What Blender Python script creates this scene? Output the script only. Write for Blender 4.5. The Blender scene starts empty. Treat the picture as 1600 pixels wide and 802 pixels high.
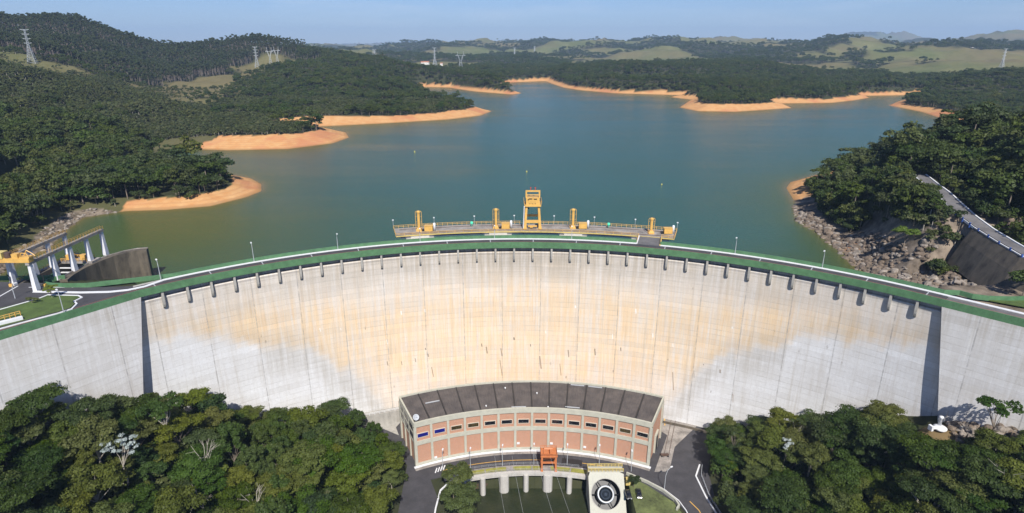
import bpy, math, random
import numpy as np
from mathutils import Vector
random.seed(7); rng = np.random.default_rng(7)
S = bpy.context.scene; COL = S.collection
# ------------------------------------------------------------------ camera, light, exposure
FPX, CX, CY, HC = 940.0, 800.0, 401.0, 140.0
PITCH = math.atan(331/FPX); SN, CS = math.sin(PITCH), math.cos(PITCH)
cam = bpy.data.cameras.new('camera'); cam.sensor_width = 36; cam.lens = 36*FPX/1600
cam.clip_start = 1; cam.clip_end = 60000
co = bpy.data.objects.new('camera', cam); COL.objects.link(co)
co.location = (0, 0, HC); co.rotation_euler = (math.pi/2-PITCH, 0, 0); S.camera = co
SUN_EL, SUN_AZ = math.radians(46), math.radians(8)       # the sun stands behind the viewer, 8 degrees to the right
sd = Vector((math.sin(SUN_AZ)*math.cos(SUN_EL), -math.cos(SUN_AZ)*math.cos(SUN_EL), math.sin(SUN_EL)))
W = bpy.data.worlds.new('World'); S.world = W; W.use_nodes = True
wn = W.node_tree; bg = wn.nodes['Background']
sky = wn.nodes.new('ShaderNodeTexSky'); sky.sky_type = 'NISHITA'; sky.sun_disc = False
sky.sun_elevation = SUN_EL; sky.sun_rotation = math.pi - SUN_AZ
sky.altitude = 400; sky.air_density = 1.0; sky.dust_density = 0.15; sky.ozone_density = 4.0
tn = wn.nodes.new('ShaderNodeMix'); tn.data_type = 'RGBA'; tn.blend_type = 'MULTIPLY'; tn.inputs[0].default_value = 1; tn.inputs[7].default_value = (.72, .84, 1.16, 1)
wn.links.new(sky.outputs[0], tn.inputs[6])
tcw = wn.nodes.new('ShaderNodeTexCoord'); mpw = wn.nodes.new('ShaderNodeMapping'); mpw.inputs['Scale'].default_value = (1.2, 1.2, 9); wn.links.new(tcw.outputs['Generated'], mpw.inputs[0])
nw = wn.nodes.new('ShaderNodeTexNoise'); nw.inputs['Scale'].default_value = 3.2; nw.inputs['Detail'].default_value = 7; nw.inputs['Roughness'].default_value = .62; wn.links.new(mpw.outputs[0], nw.inputs['Vector'])
rw_ = wn.nodes.new('ShaderNodeMapRange'); rw_.inputs[1].default_value = .50; rw_.inputs[2].default_value = .78; rw_.inputs[4].default_value = .30; wn.links.new(nw.outputs[0], rw_.inputs[0])
cl_ = wn.nodes.new('ShaderNodeMix'); cl_.data_type = 'RGBA'; cl_.inputs[7].default_value = (9.5, 10.2, 11.2, 1); wn.links.new(rw_.outputs[0], cl_.inputs[0]); wn.links.new(tn.outputs[2], cl_.inputs[6]); wn.links.new(cl_.outputs[2], bg.inputs[0]); bg.inputs[1].default_value = 0.056
sl = bpy.data.lights.new('sun', 'SUN'); sl.energy = 4.2; sl.angle = math.radians(0.53); sl.color = (1, 0.95, 0.88)
so = bpy.data.objects.new('sun', sl); COL.objects.link(so); so.rotation_euler = sd.to_track_quat('Z', 'Y').to_euler()
S.view_settings.view_transform = 'Standard'; S.view_settings.look = 'None'
S.view_settings.gamma = 1; S.view_settings.exposure = 0.68; S.view_settings.use_curve_mapping = False
S.render.engine = 'CYCLES'; S.cycles.use_denoising = True; S.cycles.max_bounces = 5
S.cycles.transparent_max_bounces = 8; S.cycles.volume_bounces = 0
S.cycles.diffuse_bounces = 3; S.cycles.glossy_bounces = 2; S.cycles.transmission_bounces = 3

# ------------------------------------------------------------------ helpers
def ray(u, v): return (u-CX, FPX*CS+(CY-v)*SN, -FPX*SN+(CY-v)*CS)
def P(u, v, z):
    d = ray(u, v); t = (z-HC)/d[2]; return (t*d[0], t*d[1])
def PZ(u, v, y):
    d = ray(u, v); t = y/d[1]; return (t*d[0], y, HC+t*d[2])
def tag(o, label=None, cat=None, group=None, kind=None):
    if label: o['label'] = label
    if cat: o['category'] = cat
    if group: o['group'] = group
    if kind: o['kind'] = kind
    return o
def empty(name, loc=(0, 0, 0), rz=0, label=None, cat=None, group=None):
    o = bpy.data.objects.new(name, None); COL.objects.link(o); o.location = loc; o.rotation_euler = (0, 0, rz)
    return tag(o, label, cat, group)
class MB:
    def __init__(s): s.v = []; s.f = []; s.m = []; s.cm = 0
    def add(s, vs, fs):
        k = len(s.v); s.v += [tuple(map(float, p)) for p in vs]; s.f += [tuple(i+k for i in f) for f in fs]; s.m += [s.cm]*len(fs); return s
    def box(s, x0, x1, y0, y1, z0, z1, rz=0, c=(0, 0, 0), taper=1.0):
        vs = []
        mx, my = (x0+x1)/2, (y0+y1)/2
        for z, t in ((z0, 1), (z1, taper)):
            for x, y in ((x0, y0), (x1, y0), (x1, y1), (x0, y1)):
                X, Y = mx+(x-mx)*t, my+(y-my)*t
                if rz: X, Y = X*math.cos(rz)-Y*math.sin(rz), X*math.sin(rz)+Y*math.cos(rz)
                vs.append((X+c[0], Y+c[1], z+c[2]))
        return s.add(vs, [(3, 2, 1, 0), (4, 5, 6, 7), (0, 1, 5, 4), (1, 2, 6, 5), (2, 3, 7, 6), (3, 0, 4, 7)])
    def tube(s, a, b, r, r2=None, n=6, caps=True):
        a = Vector(a); b = Vector(b); d = (b-a)
        if d.length < 1e-6: return s
        q = d.to_track_quat('Z', 'Y'); r2 = r if r2 is None else r2; vs = []
        for p, rr in ((a, r), (b, r2)):
            for i in range(n):
                t = 2*math.pi*(i+.5)/n
                vs.append(p+q@Vector((rr*math.cos(t), rr*math.sin(t), 0)))
        fs = [(i, (i+1) % n, n+(i+1) % n, n+i) for i in range(n)]
        if caps: fs += [tuple(range(n-1, -1, -1)), tuple(range(n, 2*n))]
        return s.add(vs, fs)
    def path(s, pts, r, n=5):
        for a, b in zip(pts[:-1], pts[1:]): s.tube(a, b, r, n=n)
        return s
    def lathe(s, prof, n=24, c=(0, 0, 0), M=None):
        vs = []
        for r, z in prof:
            for i in range(n):
                t = 2*math.pi*i/n; p = Vector((r*math.cos(t), r*math.sin(t), z))
                if M is not None: p = M@p
                vs.append((p[0]+c[0], p[1]+c[1], p[2]+c[2]))
        fs = [(j*n+i, j*n+(i+1) % n, (j+1)*n+(i+1) % n, (j+1)*n+i) for j in range(len(prof)-1) for i in range(n)]
        return s.add(vs, fs)
    def prism(s, poly, z0, z1):
        n = len(poly); a = sum(poly[i][0]*poly[(i+1) % n][1]-poly[(i+1) % n][0]*poly[i][1] for i in range(n))
        if a < 0: poly = poly[::-1]
        vs = [(x, y, z0) for x, y in poly]+[(x, y, z1) for x, y in poly]
        return s.add(vs, [tuple(range(n-1, -1, -1)), tuple(range(n, 2*n))]+[(i, (i+1) % n, n+(i+1) % n, n+i) for i in range(n)])
    def sheet(s, poly, z):
        n = len(poly); a = sum(poly[i][0]*poly[(i+1) % n][1]-poly[(i+1) % n][0]*poly[i][1] for i in range(n))
        if a < 0: poly = poly[::-1]
        return s.add([(x, y, z) for x, y in poly], [tuple(range(n))])
    def sweep(s, pts, prof, closed=True, caps=True):
        """prof (offset,z) swept along the 2D polyline; positive offsets lie to its left"""
        N = normals(pts); m = len(prof)
        vs = [(x+nx*o, y+ny*o, z) for (x, y), (nx, ny) in zip(pts, N) for o, z in prof]
        e = m if closed else m-1
        fs = [(i*m+j, (i+1)*m+j, (i+1)*m+(j+1) % m, i*m+(j+1) % m) for i in range(len(pts)-1) for j in range(e)]
        if closed and caps: fs += [tuple(range(m)), tuple(range((len(pts)-1)*m+m-1, (len(pts)-1)*m-1, -1))]
        return s.add(vs, fs)
    def build(s, name, mat, parent=None, smooth=False):
        me = bpy.data.meshes.new(name); me.from_pydata(s.v, [], s.f)
        ms = mat if isinstance(mat, (list, tuple)) else [mat]
        for m in ms: me.materials.append(m)
        if len(ms) > 1: me.polygons.foreach_set('material_index', s.m)
        if smooth: me.polygons.foreach_set('use_smooth', [True]*len(me.polygons))
        me.update()
        o = bpy.data.objects.new(name, me); COL.objects.link(o); o.parent = parent
        return o
def normals(pts):
    out = []
    for i in range(len(pts)):
        a = pts[max(i-1, 0)]; b = pts[i]; c = pts[min(i+1, len(pts)-1)]
        def nn(p, q):
            dx, dy = q[0]-p[0], q[1]-p[1]; L = math.hypot(dx, dy) or 1; return (-dy/L, dx/L)
        n1 = nn(a, b) if i > 0 else nn(b, c); n2 = nn(b, c) if i < len(pts)-1 else n1
        k = 1+n1[0]*n2[0]+n1[1]*n2[1]
        out.append(((n1[0]+n2[0])/k, (n1[1]+n2[1])/k))
    return out
def copy_tree(o, parent=None):
    c = o.copy(); COL.objects.link(c); c.parent = parent
    for ch in list(o.children): copy_tree(ch, c)
    return c
# node helpers
def newmat(name):
    m = bpy.data.materials.new(name); m.use_nodes = True; return m, m.node_tree, m.node_tree.nodes['Principled BSDF']
def N(nt, t, **kw):
    n = nt.nodes.new(t)
    for k, v in kw.items():
        if k.startswith('i_'):
            n.inputs[int(k[2:]) if k[2:].isdigit() else k[2:]].default_value = v
        else: setattr(n, k, v)
    return n
def mixc(nt, fac, a, b, mode='MIX'):
    n = nt.nodes.new('ShaderNodeMix'); n.data_type = 'RGBA'; n.blend_type = mode
    for i, x in ((0, fac), (6, a), (7, b)):
        if hasattr(x, 'links'): nt.links.new(x, n.inputs[i])
        elif i == 0: n.inputs[0].default_value = x
        else: n.inputs[i].default_value = (*x, 1) if len(x) == 3 else x
    return n.outputs[2]
def math_(nt, op, a, b=None, c=None, clamp=False):
    n = nt.nodes.new('ShaderNodeMath'); n.operation = op; n.use_clamp = clamp
    for i, x in enumerate((a, b, c)):
        if x is None: continue
        if hasattr(x, 'links'): nt.links.new(x, n.inputs[i])
        else: n.inputs[i].default_value = x
    return n.outputs[0]
def ramp(nt, x, lo, hi, a=0., b=1.):
    n = nt.nodes.new('ShaderNodeMapRange'); n.clamp = True
    nt.links.new(x, n.inputs[0])
    for i, v in zip((1, 2, 3, 4), (lo, hi, a, b)): n.inputs[i].default_value = v
    return n.outputs[0]
def noise(nt, vec, scale, detail=4, rough=.6, dim='3D'):
    n = N(nt, 'ShaderNodeTexNoise', noise_dimensions=dim); n.inputs['Scale'].default_value = scale
    n.inputs['Detail'].default_value = detail; n.inputs['Roughness'].default_value = rough
    if vec is not None: nt.links.new(vec, n.inputs['Vector'])
    return n.outputs[0]
def vmul(nt, vec, k):
    n = nt.nodes.new('ShaderNodeVectorMath'); n.operation = 'MULTIPLY'; nt.links.new(vec, n.inputs[0]); n.inputs[1].default_value = k; return n.outputs[0]
def simple(name, col, rough=.6, var=.18, scale=.6, metal=0., bump=0., scale2=None):
    m, nt, b = newmat(name); pos = N(nt, 'ShaderNodeNewGeometry').outputs['Position']
    n1 = noise(nt, pos, scale, 5, .65); n2 = noise(nt, pos, scale2 or scale*7, 3)
    f = math_(nt, 'ADD', math_(nt, 'MULTIPLY', n1, .7), math_(nt, 'MULTIPLY', n2, .3))
    lo = [c*(1-var*1.6) for c in col]; hi = [min(1, c*(1+var*1.2)) for c in col]
    nt.links.new(mixc(nt, ramp(nt, f, .32, .68), lo, hi), b.inputs['Base Color'])
    b.inputs['Roughness'].default_value = rough; b.inputs['Metallic'].default_value = metal
    if bump:
        bp = N(nt, 'ShaderNodeBump'); bp.inputs['Strength'].default_value = bump; bp.inputs['Distance'].default_value = .1
        nt.links.new(n2, bp.inputs['Height']); nt.links.new(bp.outputs[0], b.inputs['Normal'])
    return m
def streaky(name, col, dirt, rough=.75, amt=.7, hs=.5, vs=.08):
    """weathered surface: vertical water streaks"""
    m, nt, b = newmat(name); pos = N(nt, 'ShaderNodeNewGeometry').outputs['Position']
    a = noise(nt, vmul(nt, pos, (hs, hs, vs)), 1.5, 5, .6); c = noise(nt, pos, .25, 5, .6)
    f = math_(nt, 'MULTIPLY', ramp(nt, a, .38, .68), ramp(nt, c, .3, .65), clamp=True)
    col1 = mixc(nt, math_(nt, 'MULTIPLY', f, amt), col, dirt)
    f2 = noise(nt, pos, 2.5, 3)
    nt.links.new(mixc(nt, ramp(nt, f2, .3, .7), mixc(nt, .15, col1, (0, 0, 0)), col1), b.inputs['Base Color'])
    b.inputs['Roughness'].default_value = rough
    return m
M = {}
M['asphalt'] = simple('asphalt', (.052, .050, .055), .85, .22, .25)
M['asphalt_old'] = simple('asphalt_old', (.13, .125, .125), .85, .25, .2)
M['concrete'] = streaky('concrete', (.40, .385, .35), (.16, .15, .13))
M['concrete_light'] = streaky('concrete_light', (.52, .50, .46), (.25, .22, .18), amt=.5)
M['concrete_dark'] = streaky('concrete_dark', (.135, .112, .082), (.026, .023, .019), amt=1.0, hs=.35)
M['deck_concrete'] = simple('deck_concrete', (.27, .245, .22), .85, .35, .22)
M['green'] = simple('green_paint', (.075, .175, .080), .65, .2, .5)
M['white'] = simple('white_paint', (.66, .67, .68), .6, .08, .8)
M['white_worn'] = streaky('white_column', (.70, .71, .74), (.33, .30, .27), amt=.5, hs=1.5)
M['yellow'] = simple('yellow_paint', (.62, .37, .095), .45, .12, .8)
M['yellow_pale'] = simple('pale_yellow_paint', (.55, .43, .15), .5, .15, .8)
M['orange'] = simple('orange_paint', (.50, .17, .06), .5, .15, .8)
M['line'] = simple('yellow_line', (.62, .36, .07), .7, .2, 1.5)
M['brownline'] = simple('rust_line', (.30, .13, .06), .7, .2, 1.5)
M['dark'] = simple('dark_steel', (.02, .02, .022), .5, .2, 1)
M['grey'] = simple('grey_steel', (.38, .40, .42), .5, .1, 1)
M['steel'] = simple('galvanised_steel', (.40, .43, .45), .5, .08, .3)
M['rail'] = simple('rail_steel', (.09, .055, .04), .6, .2, 1)
M['lawn'] = simple('lawn_grass', (.065, .105, .022), .9, .3, .35)
M['drygrass'] = simple('dry_grass', (.15, .115, .055), .95, .3, .5)
M['ygrass'] = simple('moss_panel', (.26, .25, .05), .9, .25, .5)
M['rock'] = simple('rock_stone', (.15, .115, .085), .9, .5, .35, bump=.4)
M['rockpale'] = simple('pale_rock_stone', (.25, .215, .18), .9, .5, .45, bump=.4)
M['frame'] = simple('window_frame', (.55, .48, .38), .6, .1, 1)
M['beige'] = simple('beige_concrete', (.42, .41, .335), .8, .1, .5)
M['valve'] = streaky('cream_block', (.44, .435, .365), (.32, .31, .27), amt=.4)
M['gumbark'] = simple('gum_bark', (.20, .165, .14), .9, .3, 1.2)
M['bark'] = simple('bark', (.20, .165, .13), .9, .3, 1.2)
M['palebark'] = simple('pale_bark', (.33, .30, .25), .9, .2, 1.2)
M['blueglass'] = simple('blue_glass', (.012, .014, .16), .15, .2, 1)
M['glass'] = simple('dark_glass', (.012, .013, .018), .12, .5, .9)
M['yglass'] = simple('yellow_glass', (.05, .035, .014), .15, .8, 1.6)  # dull yellow-brown pane colour for a few bays
M['red'] = simple('red_paint', (.5, .06, .04), .5, .1, 1)
M['tealpaint'] = simple('teal_paint', (.05, .20, .15), .5, .15, 1)
M['blue'] = simple('blue_paint', (.04, .10, .35), .5, .1, 1)
M['carblack'] = simple('car_paint', (.012, .014, .02), .18, .2, 1)
M['housewall'] = simple('house_wall', (.72, .70, .66), .8, .06, .3)
M['rooftile'] = simple('roof_tile', (.42, .17, .10), .8, .2, .6)
M['buoy'] = simple('buoy_paint', (.75, .62, .06), .4, .05, 1)
M['mint'] = simple('mint_light', (.10, .65, .40), .4, .05, 1)
def brick_mat():
    m, nt, b = newmat('brick'); tc = N(nt, 'ShaderNodeTexCoord').outputs['UV']
    bt = N(nt, 'ShaderNodeTexBrick'); nt.links.new(tc, bt.inputs['Vector']); bt.inputs['Scale'].default_value = 1
    bt.inputs['Color1'].default_value = (.47, .205, .11, 1); bt.inputs['Color2'].default_value = (.40, .17, .09, 1); bt.inputs['Mortar'].default_value = (.45, .36, .29, 1)
    bt.inputs['Brick Width'].default_value = .44; bt.inputs['Row Height'].default_value = .22; bt.inputs['Mortar Size'].default_value = .025
    pos = N(nt, 'ShaderNodeNewGeometry').outputs['Position']; n1 = noise(nt, vmul(nt, pos, (1, 1, .5)), .5, 6, .65)
    c = mixc(nt, ramp(nt, n1, .35, .7), bt.outputs[0], (.32, .19, .125)); c2 = mixc(nt, .35, bt.outputs[0], c)
    nt.links.new(c2, b.inputs['Base Color']); b.inputs['Roughness'].default_value = .85; return m
M['brick'] = brick_mat()
def roof_mat():
    m, nt, b = newmat('roofing_felt'); uv = N(nt, 'ShaderNodeTexCoord').outputs['UV']
    a = noise(nt, vmul(nt, uv, (.25, 3, 1)), 1, 6, .7); c = noise(nt, uv, .22, 5, .6); d = noise(nt, vmul(nt, uv, (.06, .5, 1)), 3, 2)
    f = math_(nt, 'ADD', math_(nt, 'MULTIPLY', a, .45), math_(nt, 'MULTIPLY', c, .55))
    nt.links.new(mixc(nt, ramp(nt, f, .33, .68), (.038, .034, .034), (.125, .105, .095)), b.inputs['Base Color'])
    b.inputs['Roughness'].default_value = .9; return m
M['roof'] = roof_mat()
def leaf_mat(name, dark, light, trans=.22, rnd=.42):
    m, nt, b = newmat(name); oi = N(nt, 'ShaderNodeObjectInfo').outputs['Random']
    at = N(nt, 'ShaderNodeAttribute', attribute_name='tint').outputs['Fac']
    oo = N(nt, 'ShaderNodeObjectInfo'); pn = noise(nt, oo.outputs['Location'], .016, 3, .6)
    f = math_(nt, 'ADD', math_(nt, 'MULTIPLY', at, 1-rnd), math_(nt, 'MULTIPLY', oi, rnd), clamp=True)
    f = math_(nt, 'ADD', f, math_(nt, 'MULTIPLY', math_(nt, 'SUBTRACT', pn, .5), .9), clamp=True)
    c = mixc(nt, f, dark, light)
    hs = N(nt, 'ShaderNodeHueSaturation'); nt.links.new(c, hs.inputs['Color'])
    o2 = math_(nt, 'FRACT', math_(nt, 'MULTIPLY', oi, 37.7)); nt.links.new(ramp(nt, o2, 0, 1, .482, .522), hs.inputs['Hue'])
    o3 = math_(nt, 'FRACT', math_(nt, 'MULTIPLY', oi, 91.3)); nt.links.new(ramp(nt, o3, 0, 1, .85, 1.15), hs.inputs['Saturation'])
    nt.links.new(hs.outputs[0], b.inputs['Base Color']); b.inputs['Roughness'].default_value = .62
    b.inputs['Specular IOR Level'].default_value = .25
    tr = N(nt, 'ShaderNodeBsdfTranslucent'); nt.links.new(mixc(nt, .5, hs.outputs[0], (.16, .19, .02)), tr.inputs[0])
    mx = N(nt, 'ShaderNodeMixShader'); mx.inputs[0].default_value = trans
    nt.links.new(b.outputs[0], mx.inputs[1]); nt.links.new(tr.outputs[0], mx.inputs[2])
    nt.links.new(mx.outputs[0], nt.nodes['Material Output'].inputs[0]); return m
M['leaf'] = leaf_mat('green_leaves', (.012, .029, .005), (.066, .102, .013))
M['leaf_olive'] = leaf_mat('olive_leaves', (.038, .052, .010), (.125, .145, .024))
M['leaf_deep'] = leaf_mat('deep_leaves', (.010, .026, .006), (.048, .082, .016))
M['leaf_bright'] = leaf_mat('bright_leaves', (.06, .11, .012), (.15, .20, .03), rnd=.3)
M['leaf_silver'] = leaf_mat('silver_leaves', (.16, .20, .18), (.42, .47, .45), .1, .2)
M['leaf_far'] = leaf_mat('hill_leaves', (.012, .026, .006), (.066, .090, .017), .14)
M['leaf_far_olive'] = leaf_mat('hill_olive_leaves', (.026, .040, .010), (.092, .110, .025), .14)
M['leaf_scrub'] = leaf_mat('scrub_leaves', (.030, .042, .014), (.100, .112, .038), .12)
M['leaf_gum'] = leaf_mat('gum_leaves', (.018, .030, .012), (.060, .076, .027), .1)

# ------------------------------------------------------------------ noise in numpy
def vnoise(x, y, seed=0):
    xi = np.floor(x).astype(np.int64); yi = np.floor(y).astype(np.int64); fx = x-xi; fy = y-yi
    def h(a, b):
        n = (a*374761393+b*668265263+seed*974711) & 0xffffffff
        n = ((n ^ (n >> 13))*1274126177) & 0xffffffff
        return ((n ^ (n >> 16)) & 0xffff)/65535.0
    u = fx*fx*(3-2*fx); w = fy*fy*(3-2*fy)
    return (h(xi, yi)*(1-u)+h(xi+1, yi)*u)*(1-w)+(h(xi, yi+1)*(1-u)+h(xi+1, yi+1)*u)*w
def fbm(x, y, sc, oct=4, seed=0):
    t = 0; a = .5; n = 0
    for i in range(oct):
        t = t+a*vnoise(x/sc+17.3*i, y/sc-9.1*i, seed+i); n += a; a *= .5; sc *= .5
    return t/n
def sstep(a, b, x):
    t = np.clip((x-a)/(b-a), 0, 1); return t*t*(3-2*t)

# ------------------------------------------------------------------ the ground plan
WZ = 58.5                                   # lake level (yard of the powerhouse = 0, dam crest = 70)
DC, R0 = (3.0, 47.8), 163.6                 # arch centre and radius of the outer parapet face
A_L, A_R = math.atan2(-110.8-DC[0], 165.4-DC[1]), math.atan2(123.6-DC[0], 158.4-DC[1])
def arc(r, a, c=DC): return (c[0]+r*math.sin(a), c[1]+r*math.cos(a))
JL, JR = arc(R0, A_L), arc(R0, A_R)
def ext(p, d, L): k = math.hypot(*d); return (p[0]+d[0]/k*L, p[1]+d[1]/k*L)
DL, DR = (-19.7, -27.7), (12.9, -13.3)
px = lambda L, z=WZ: [P(u, v, z) for u, v in L]
LAKE = ([(129, 165), (131, 190)]+px([(1345, 421), (1325, 400), (1300, 379), (1275, 360), (1249, 345), (1245, 320), (1229, 294)])
        + [(175, 372), (215, 405), (290, 445), (390, 490), (490, 550), (530, 600)]
        + px([(1520, 200), (1480, 188), (1440, 175), (1389, 165), (1403, 159), (1425, 153), (1432, 147), (1415, 149), (1352, 150), (1358, 153), (1335, 157), (1300, 161), (1222, 162), (1237, 169), (1150, 175), (1090, 174), (1062, 168), (1080, 156), (1047, 152), (1078, 149.5), (1060, 149), (960, 146), (905, 141), (880, 137), (862, 131), (852, 127), (800, 129), (782, 136), (815, 146), (800, 148), (740, 143), (700, 137), (660, 136), (640, 141), (690, 155), (740, 168)])
        + px([(768, 174), (750, 181), (700, 187), (600, 193), (520, 197), (470, 199), (500, 203), (540, 207), (545, 215), (520, 224), (450, 233), (355, 235), (300, 233), (250, 236), (260, 250), (330, 268), (392, 279), (408, 288), (408, 299), (385, 308), (330, 322), (260, 328), (195, 330), (130, 340), (104, 358), (78, 386), (32, 406), (0, 428)])
        + [(-185, 178), (-160, 172), (-146, 172), (-120, 165)]
        + [arc(R0+6, a) for a in np.linspace(A_L, A_R, 14)])
LK = np.array(LAKE)
def sdf(x, y, poly=LK):
    """signed distance to a polygon, negative inside"""
    sh = x.shape; x = x.ravel(); y = y.ravel(); d = np.full(x.shape, 1e18); ins = np.zeros(x.shape, bool)
    n = len(poly)
    for i in range(n):
        ax, ay = poly[i]; bx, by = poly[(i+1) % n]; ex, ey = bx-ax, by-ay
        t = np.clip(((x-ax)*ex+(y-ay)*ey)/(ex*ex+ey*ey+1e-12), 0, 1)
        d = np.minimum(d, (x-ax-t*ex)**2+(y-ay-t*ey)**2)
        c = ((ay > y) != (by > y)) & (x < (bx-ax)*(y-ay)/((by-ay) if by != ay else 1e-12)+ax); ins ^= c
    d = np.sqrt(d); return np.where(ins, -d, d).reshape(sh)
# hill control points: pixel of the canopy (u, v), depth y, canopy height
CPX = [(0, 335, 285, 10), (60, 300, 330, 10), (0, 200, 420, 10), (0, 260, 350, 10), (150, 220, 420, 10), (250, 218, 440, 9), (330, 250, 400, 8), (355, 280, 365, 7), (200, 290, 345, 6),
       (-150, 200, 420, 8), (-150, 90, 640, 3), (0, 105, 640, 4), (100, 135, 640, 4), (200, 158, 640, 5), (290, 190, 560, 7), (100, 170, 520, 8), (0, 150, 520, 8), (300, 205, 500, 8),
       (-100, 75, 860, 0), (0, 88, 850, 0), (50, 103, 850, 0), (150, 125, 830, 0), (230, 147, 840, 0), (280, 152, 860, 0), (260, 140, 980, 0), (330, 137, 980, 0), (380, 115, 1200, 0), (402, 104, 1320, 0), (440, 100, 1350, 0),
       (60, 28, 1250, 20), (-100, 15, 1250, 20), (0, 24, 1200, 20), (150, 47, 1400, 20), (250, 72, 1500, 20), (290, 80, 1500, 20), (320, 80, 1500, 20), (220, 65, 1450, 20), (100, 60, 1100, 18), (0, 60, 1020, 18), (180, 90, 1050, 18), (250, 115, 1120, 18), (300, 105, 1200, 18),
       (345, 66, 1420, 20), (380, 58, 1440, 20), (420, 53, 1450, 20), (452, 70, 1420, 16), (465, 84, 1400, 10), (380, 85, 1370, 20), (240, 57, 2300, 15), (150, 60, 2600, 10),
       (470, 97, 1150, 10), (520, 107, 1100, 10), (600, 120, 1050, 9), (700, 138, 960, 9), (740, 152, 880, 8), (752, 166, 835, 5), (450, 150, 850, 8), (400, 135, 930, 8), (550, 150, 860, 8), (620, 150, 880, 8),
       (330, 170, 720, 4), (400, 188, 650, 4), (450, 192, 620, 4), (490, 200, 590, 4), (340, 205, 560, 4), (390, 160, 800, 6),
       (1290, 268, 355, 8), (1350, 238, 395, 10), (1400, 218, 425, 11), (1470, 195, 430, 12), (1550, 178, 445, 13), (1620, 182, 440, 12), (1320, 300, 320, 8), (1400, 300, 290, 8), (1400, 360, 265, 6), (1700, 190, 430, 10),
       (1430, 150, 880, 8), (1500, 124, 1000, 9), (1600, 112, 1000, 9), (1700, 105, 1000, 9), (1600, 150, 800, 8), (1520, 160, 780, 8),
       (1100, 135, 980, 8), (1160, 126, 1000, 8), (1220, 140, 960, 8), (1130, 150, 900, 7),
       (900, 104, 1500, 9), (900, 118, 1350, 9), (1000, 96, 1500, 9), (1100, 99, 1550, 9), (1200, 97, 1500, 9), (1260, 106, 1450, 9), (1320, 116, 1300, 9), (1340, 128, 1200, 9), (1000, 120, 1330, 9), (1250, 125, 1150, 9),
       (1380, 100, 1700, 9), (1430, 104, 1650, 9), (1480, 118, 1500, 9), (1500, 86, 2300, 0), (1600, 86, 2200, 0), (1380, 94, 2400, 0), (1420, 99, 2000, 0), (1300, 98, 2300, 0), (1600, 95, 1700, 0), (1500, 100, 1700, 0),
       (760, 112, 1500, 8), (820, 112, 1550, 8), (680, 112, 1600, 4), (850, 103, 1900, 8), (780, 100, 2100, 4), (600, 97, 2300, 2), (540, 96, 2300, 0), (650, 95, 2200, 8), (570, 88, 3000, 0), (480, 92, 2600, 0), (740, 97, 2500, 0)]
CP = np.array([(lambda q: (q[0], q[1], q[2]-h))(PZ(u, v, y)) for u, v, y, h in CPX]
              + [(160, 230, 78), (185, 210, 90), (215, 230, 98), (172, 262, 84), (140, 235, 66), (155, 280, 74), (200, 300, 86), (250, 330, 92), (260, 250, 105), (300, 300, 104), (165, 170, 70), (200, 165, 78), (152, 190, 65), (160, 183, 66), (148, 205, 68),
                 (-190, 230, 72), (-230, 200, 80), (-210, 260, 66), (-175, 160, 71), (-260, 260, 84), (-300, 220, 95), (-290, 330, 90)])
def hill(x, y):
    r = np.hypot(x, y); num = 0; den = 0; k = (.018*r+5)**2
    for cx, cy, cz in CP:
        w = 1/((x-cx)**2+(y-cy)**2+k)**2.1; num = num+w*cz; den = den+w
    h = num/den
    rid = lambda sc, sd, o=3: 1-np.abs(2*fbm(x, y, sc, o, sd)-1)
    big = 23-14*sstep(.0, -.25, np.arctan2(x, y))+80*(fbm(x, y, 1500, 3, 3)-.4)*sstep(1500, 4500, r)*1.3+80*rid(700, 5)**1.5*sstep(1800, 3000, r)+62*(fbm(x, y, 300, 3, 15)-.4)+26*rid(330, 25)**2*sstep(1700, 2600, r)
    # far ridges
    def bump(u, v, Y, wx, wy):
        cx, cy, cz = PZ(u, v, Y); return (cz-82)*np.exp(-((x-cx)/wx)**2-((y-cy)/wy)**2)
    far = 0
    for b in ((1350, 50, 10500, 700, 900), (1405, 51, 10500, 420, 700), (1300, 60, 10500, 600, 600), (1600, 49, 5200, 620, 700), (1700, 44, 5200, 800, 700), (1438, 59, 5200, 170, 300), (1145, 59, 5600, 520, 420), (1090, 61, 6200, 260, 300), (1030, 62, 7000, 300, 300),
              (864, 64, 6500, 260, 300), (930, 67, 6500, 420, 300), (980, 66, 7500, 400, 400), (640, 66, 14000, 1300, 900), (730, 65, 14500, 900, 900), (560, 70, 14000, 900, 900), (700, 71, 8000, 700, 500), (800, 70, 8000, 600, 500), (1210, 64, 7500, 600, 500), (1550, 62, 7000, 500, 500)):
        far = np.maximum(far, bump(*b)*(.8+.4*fbm(x, y, 500, 4, 61))*sstep(3000, 4500, r)+82)
    m = sstep(1800, 2600, r)
    h2 = np.maximum(big, far)
    return h*(1-m)+h2*m+(fbm(x, y, 60, 3, 9)-.5)*(4+r*.006)*sstep(230, 500, r)+(fbm(x, y, 230, 3, 19)-.5)*26*sstep(650, 1200, r)
YARD = np.array([(-60, 202), (-36, 176), (-34, 150), (-32, 60), (-26, -60), (66, -60), (64, 150), (67, 172), (76, 196), (60, 215), (7, 222)])
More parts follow.
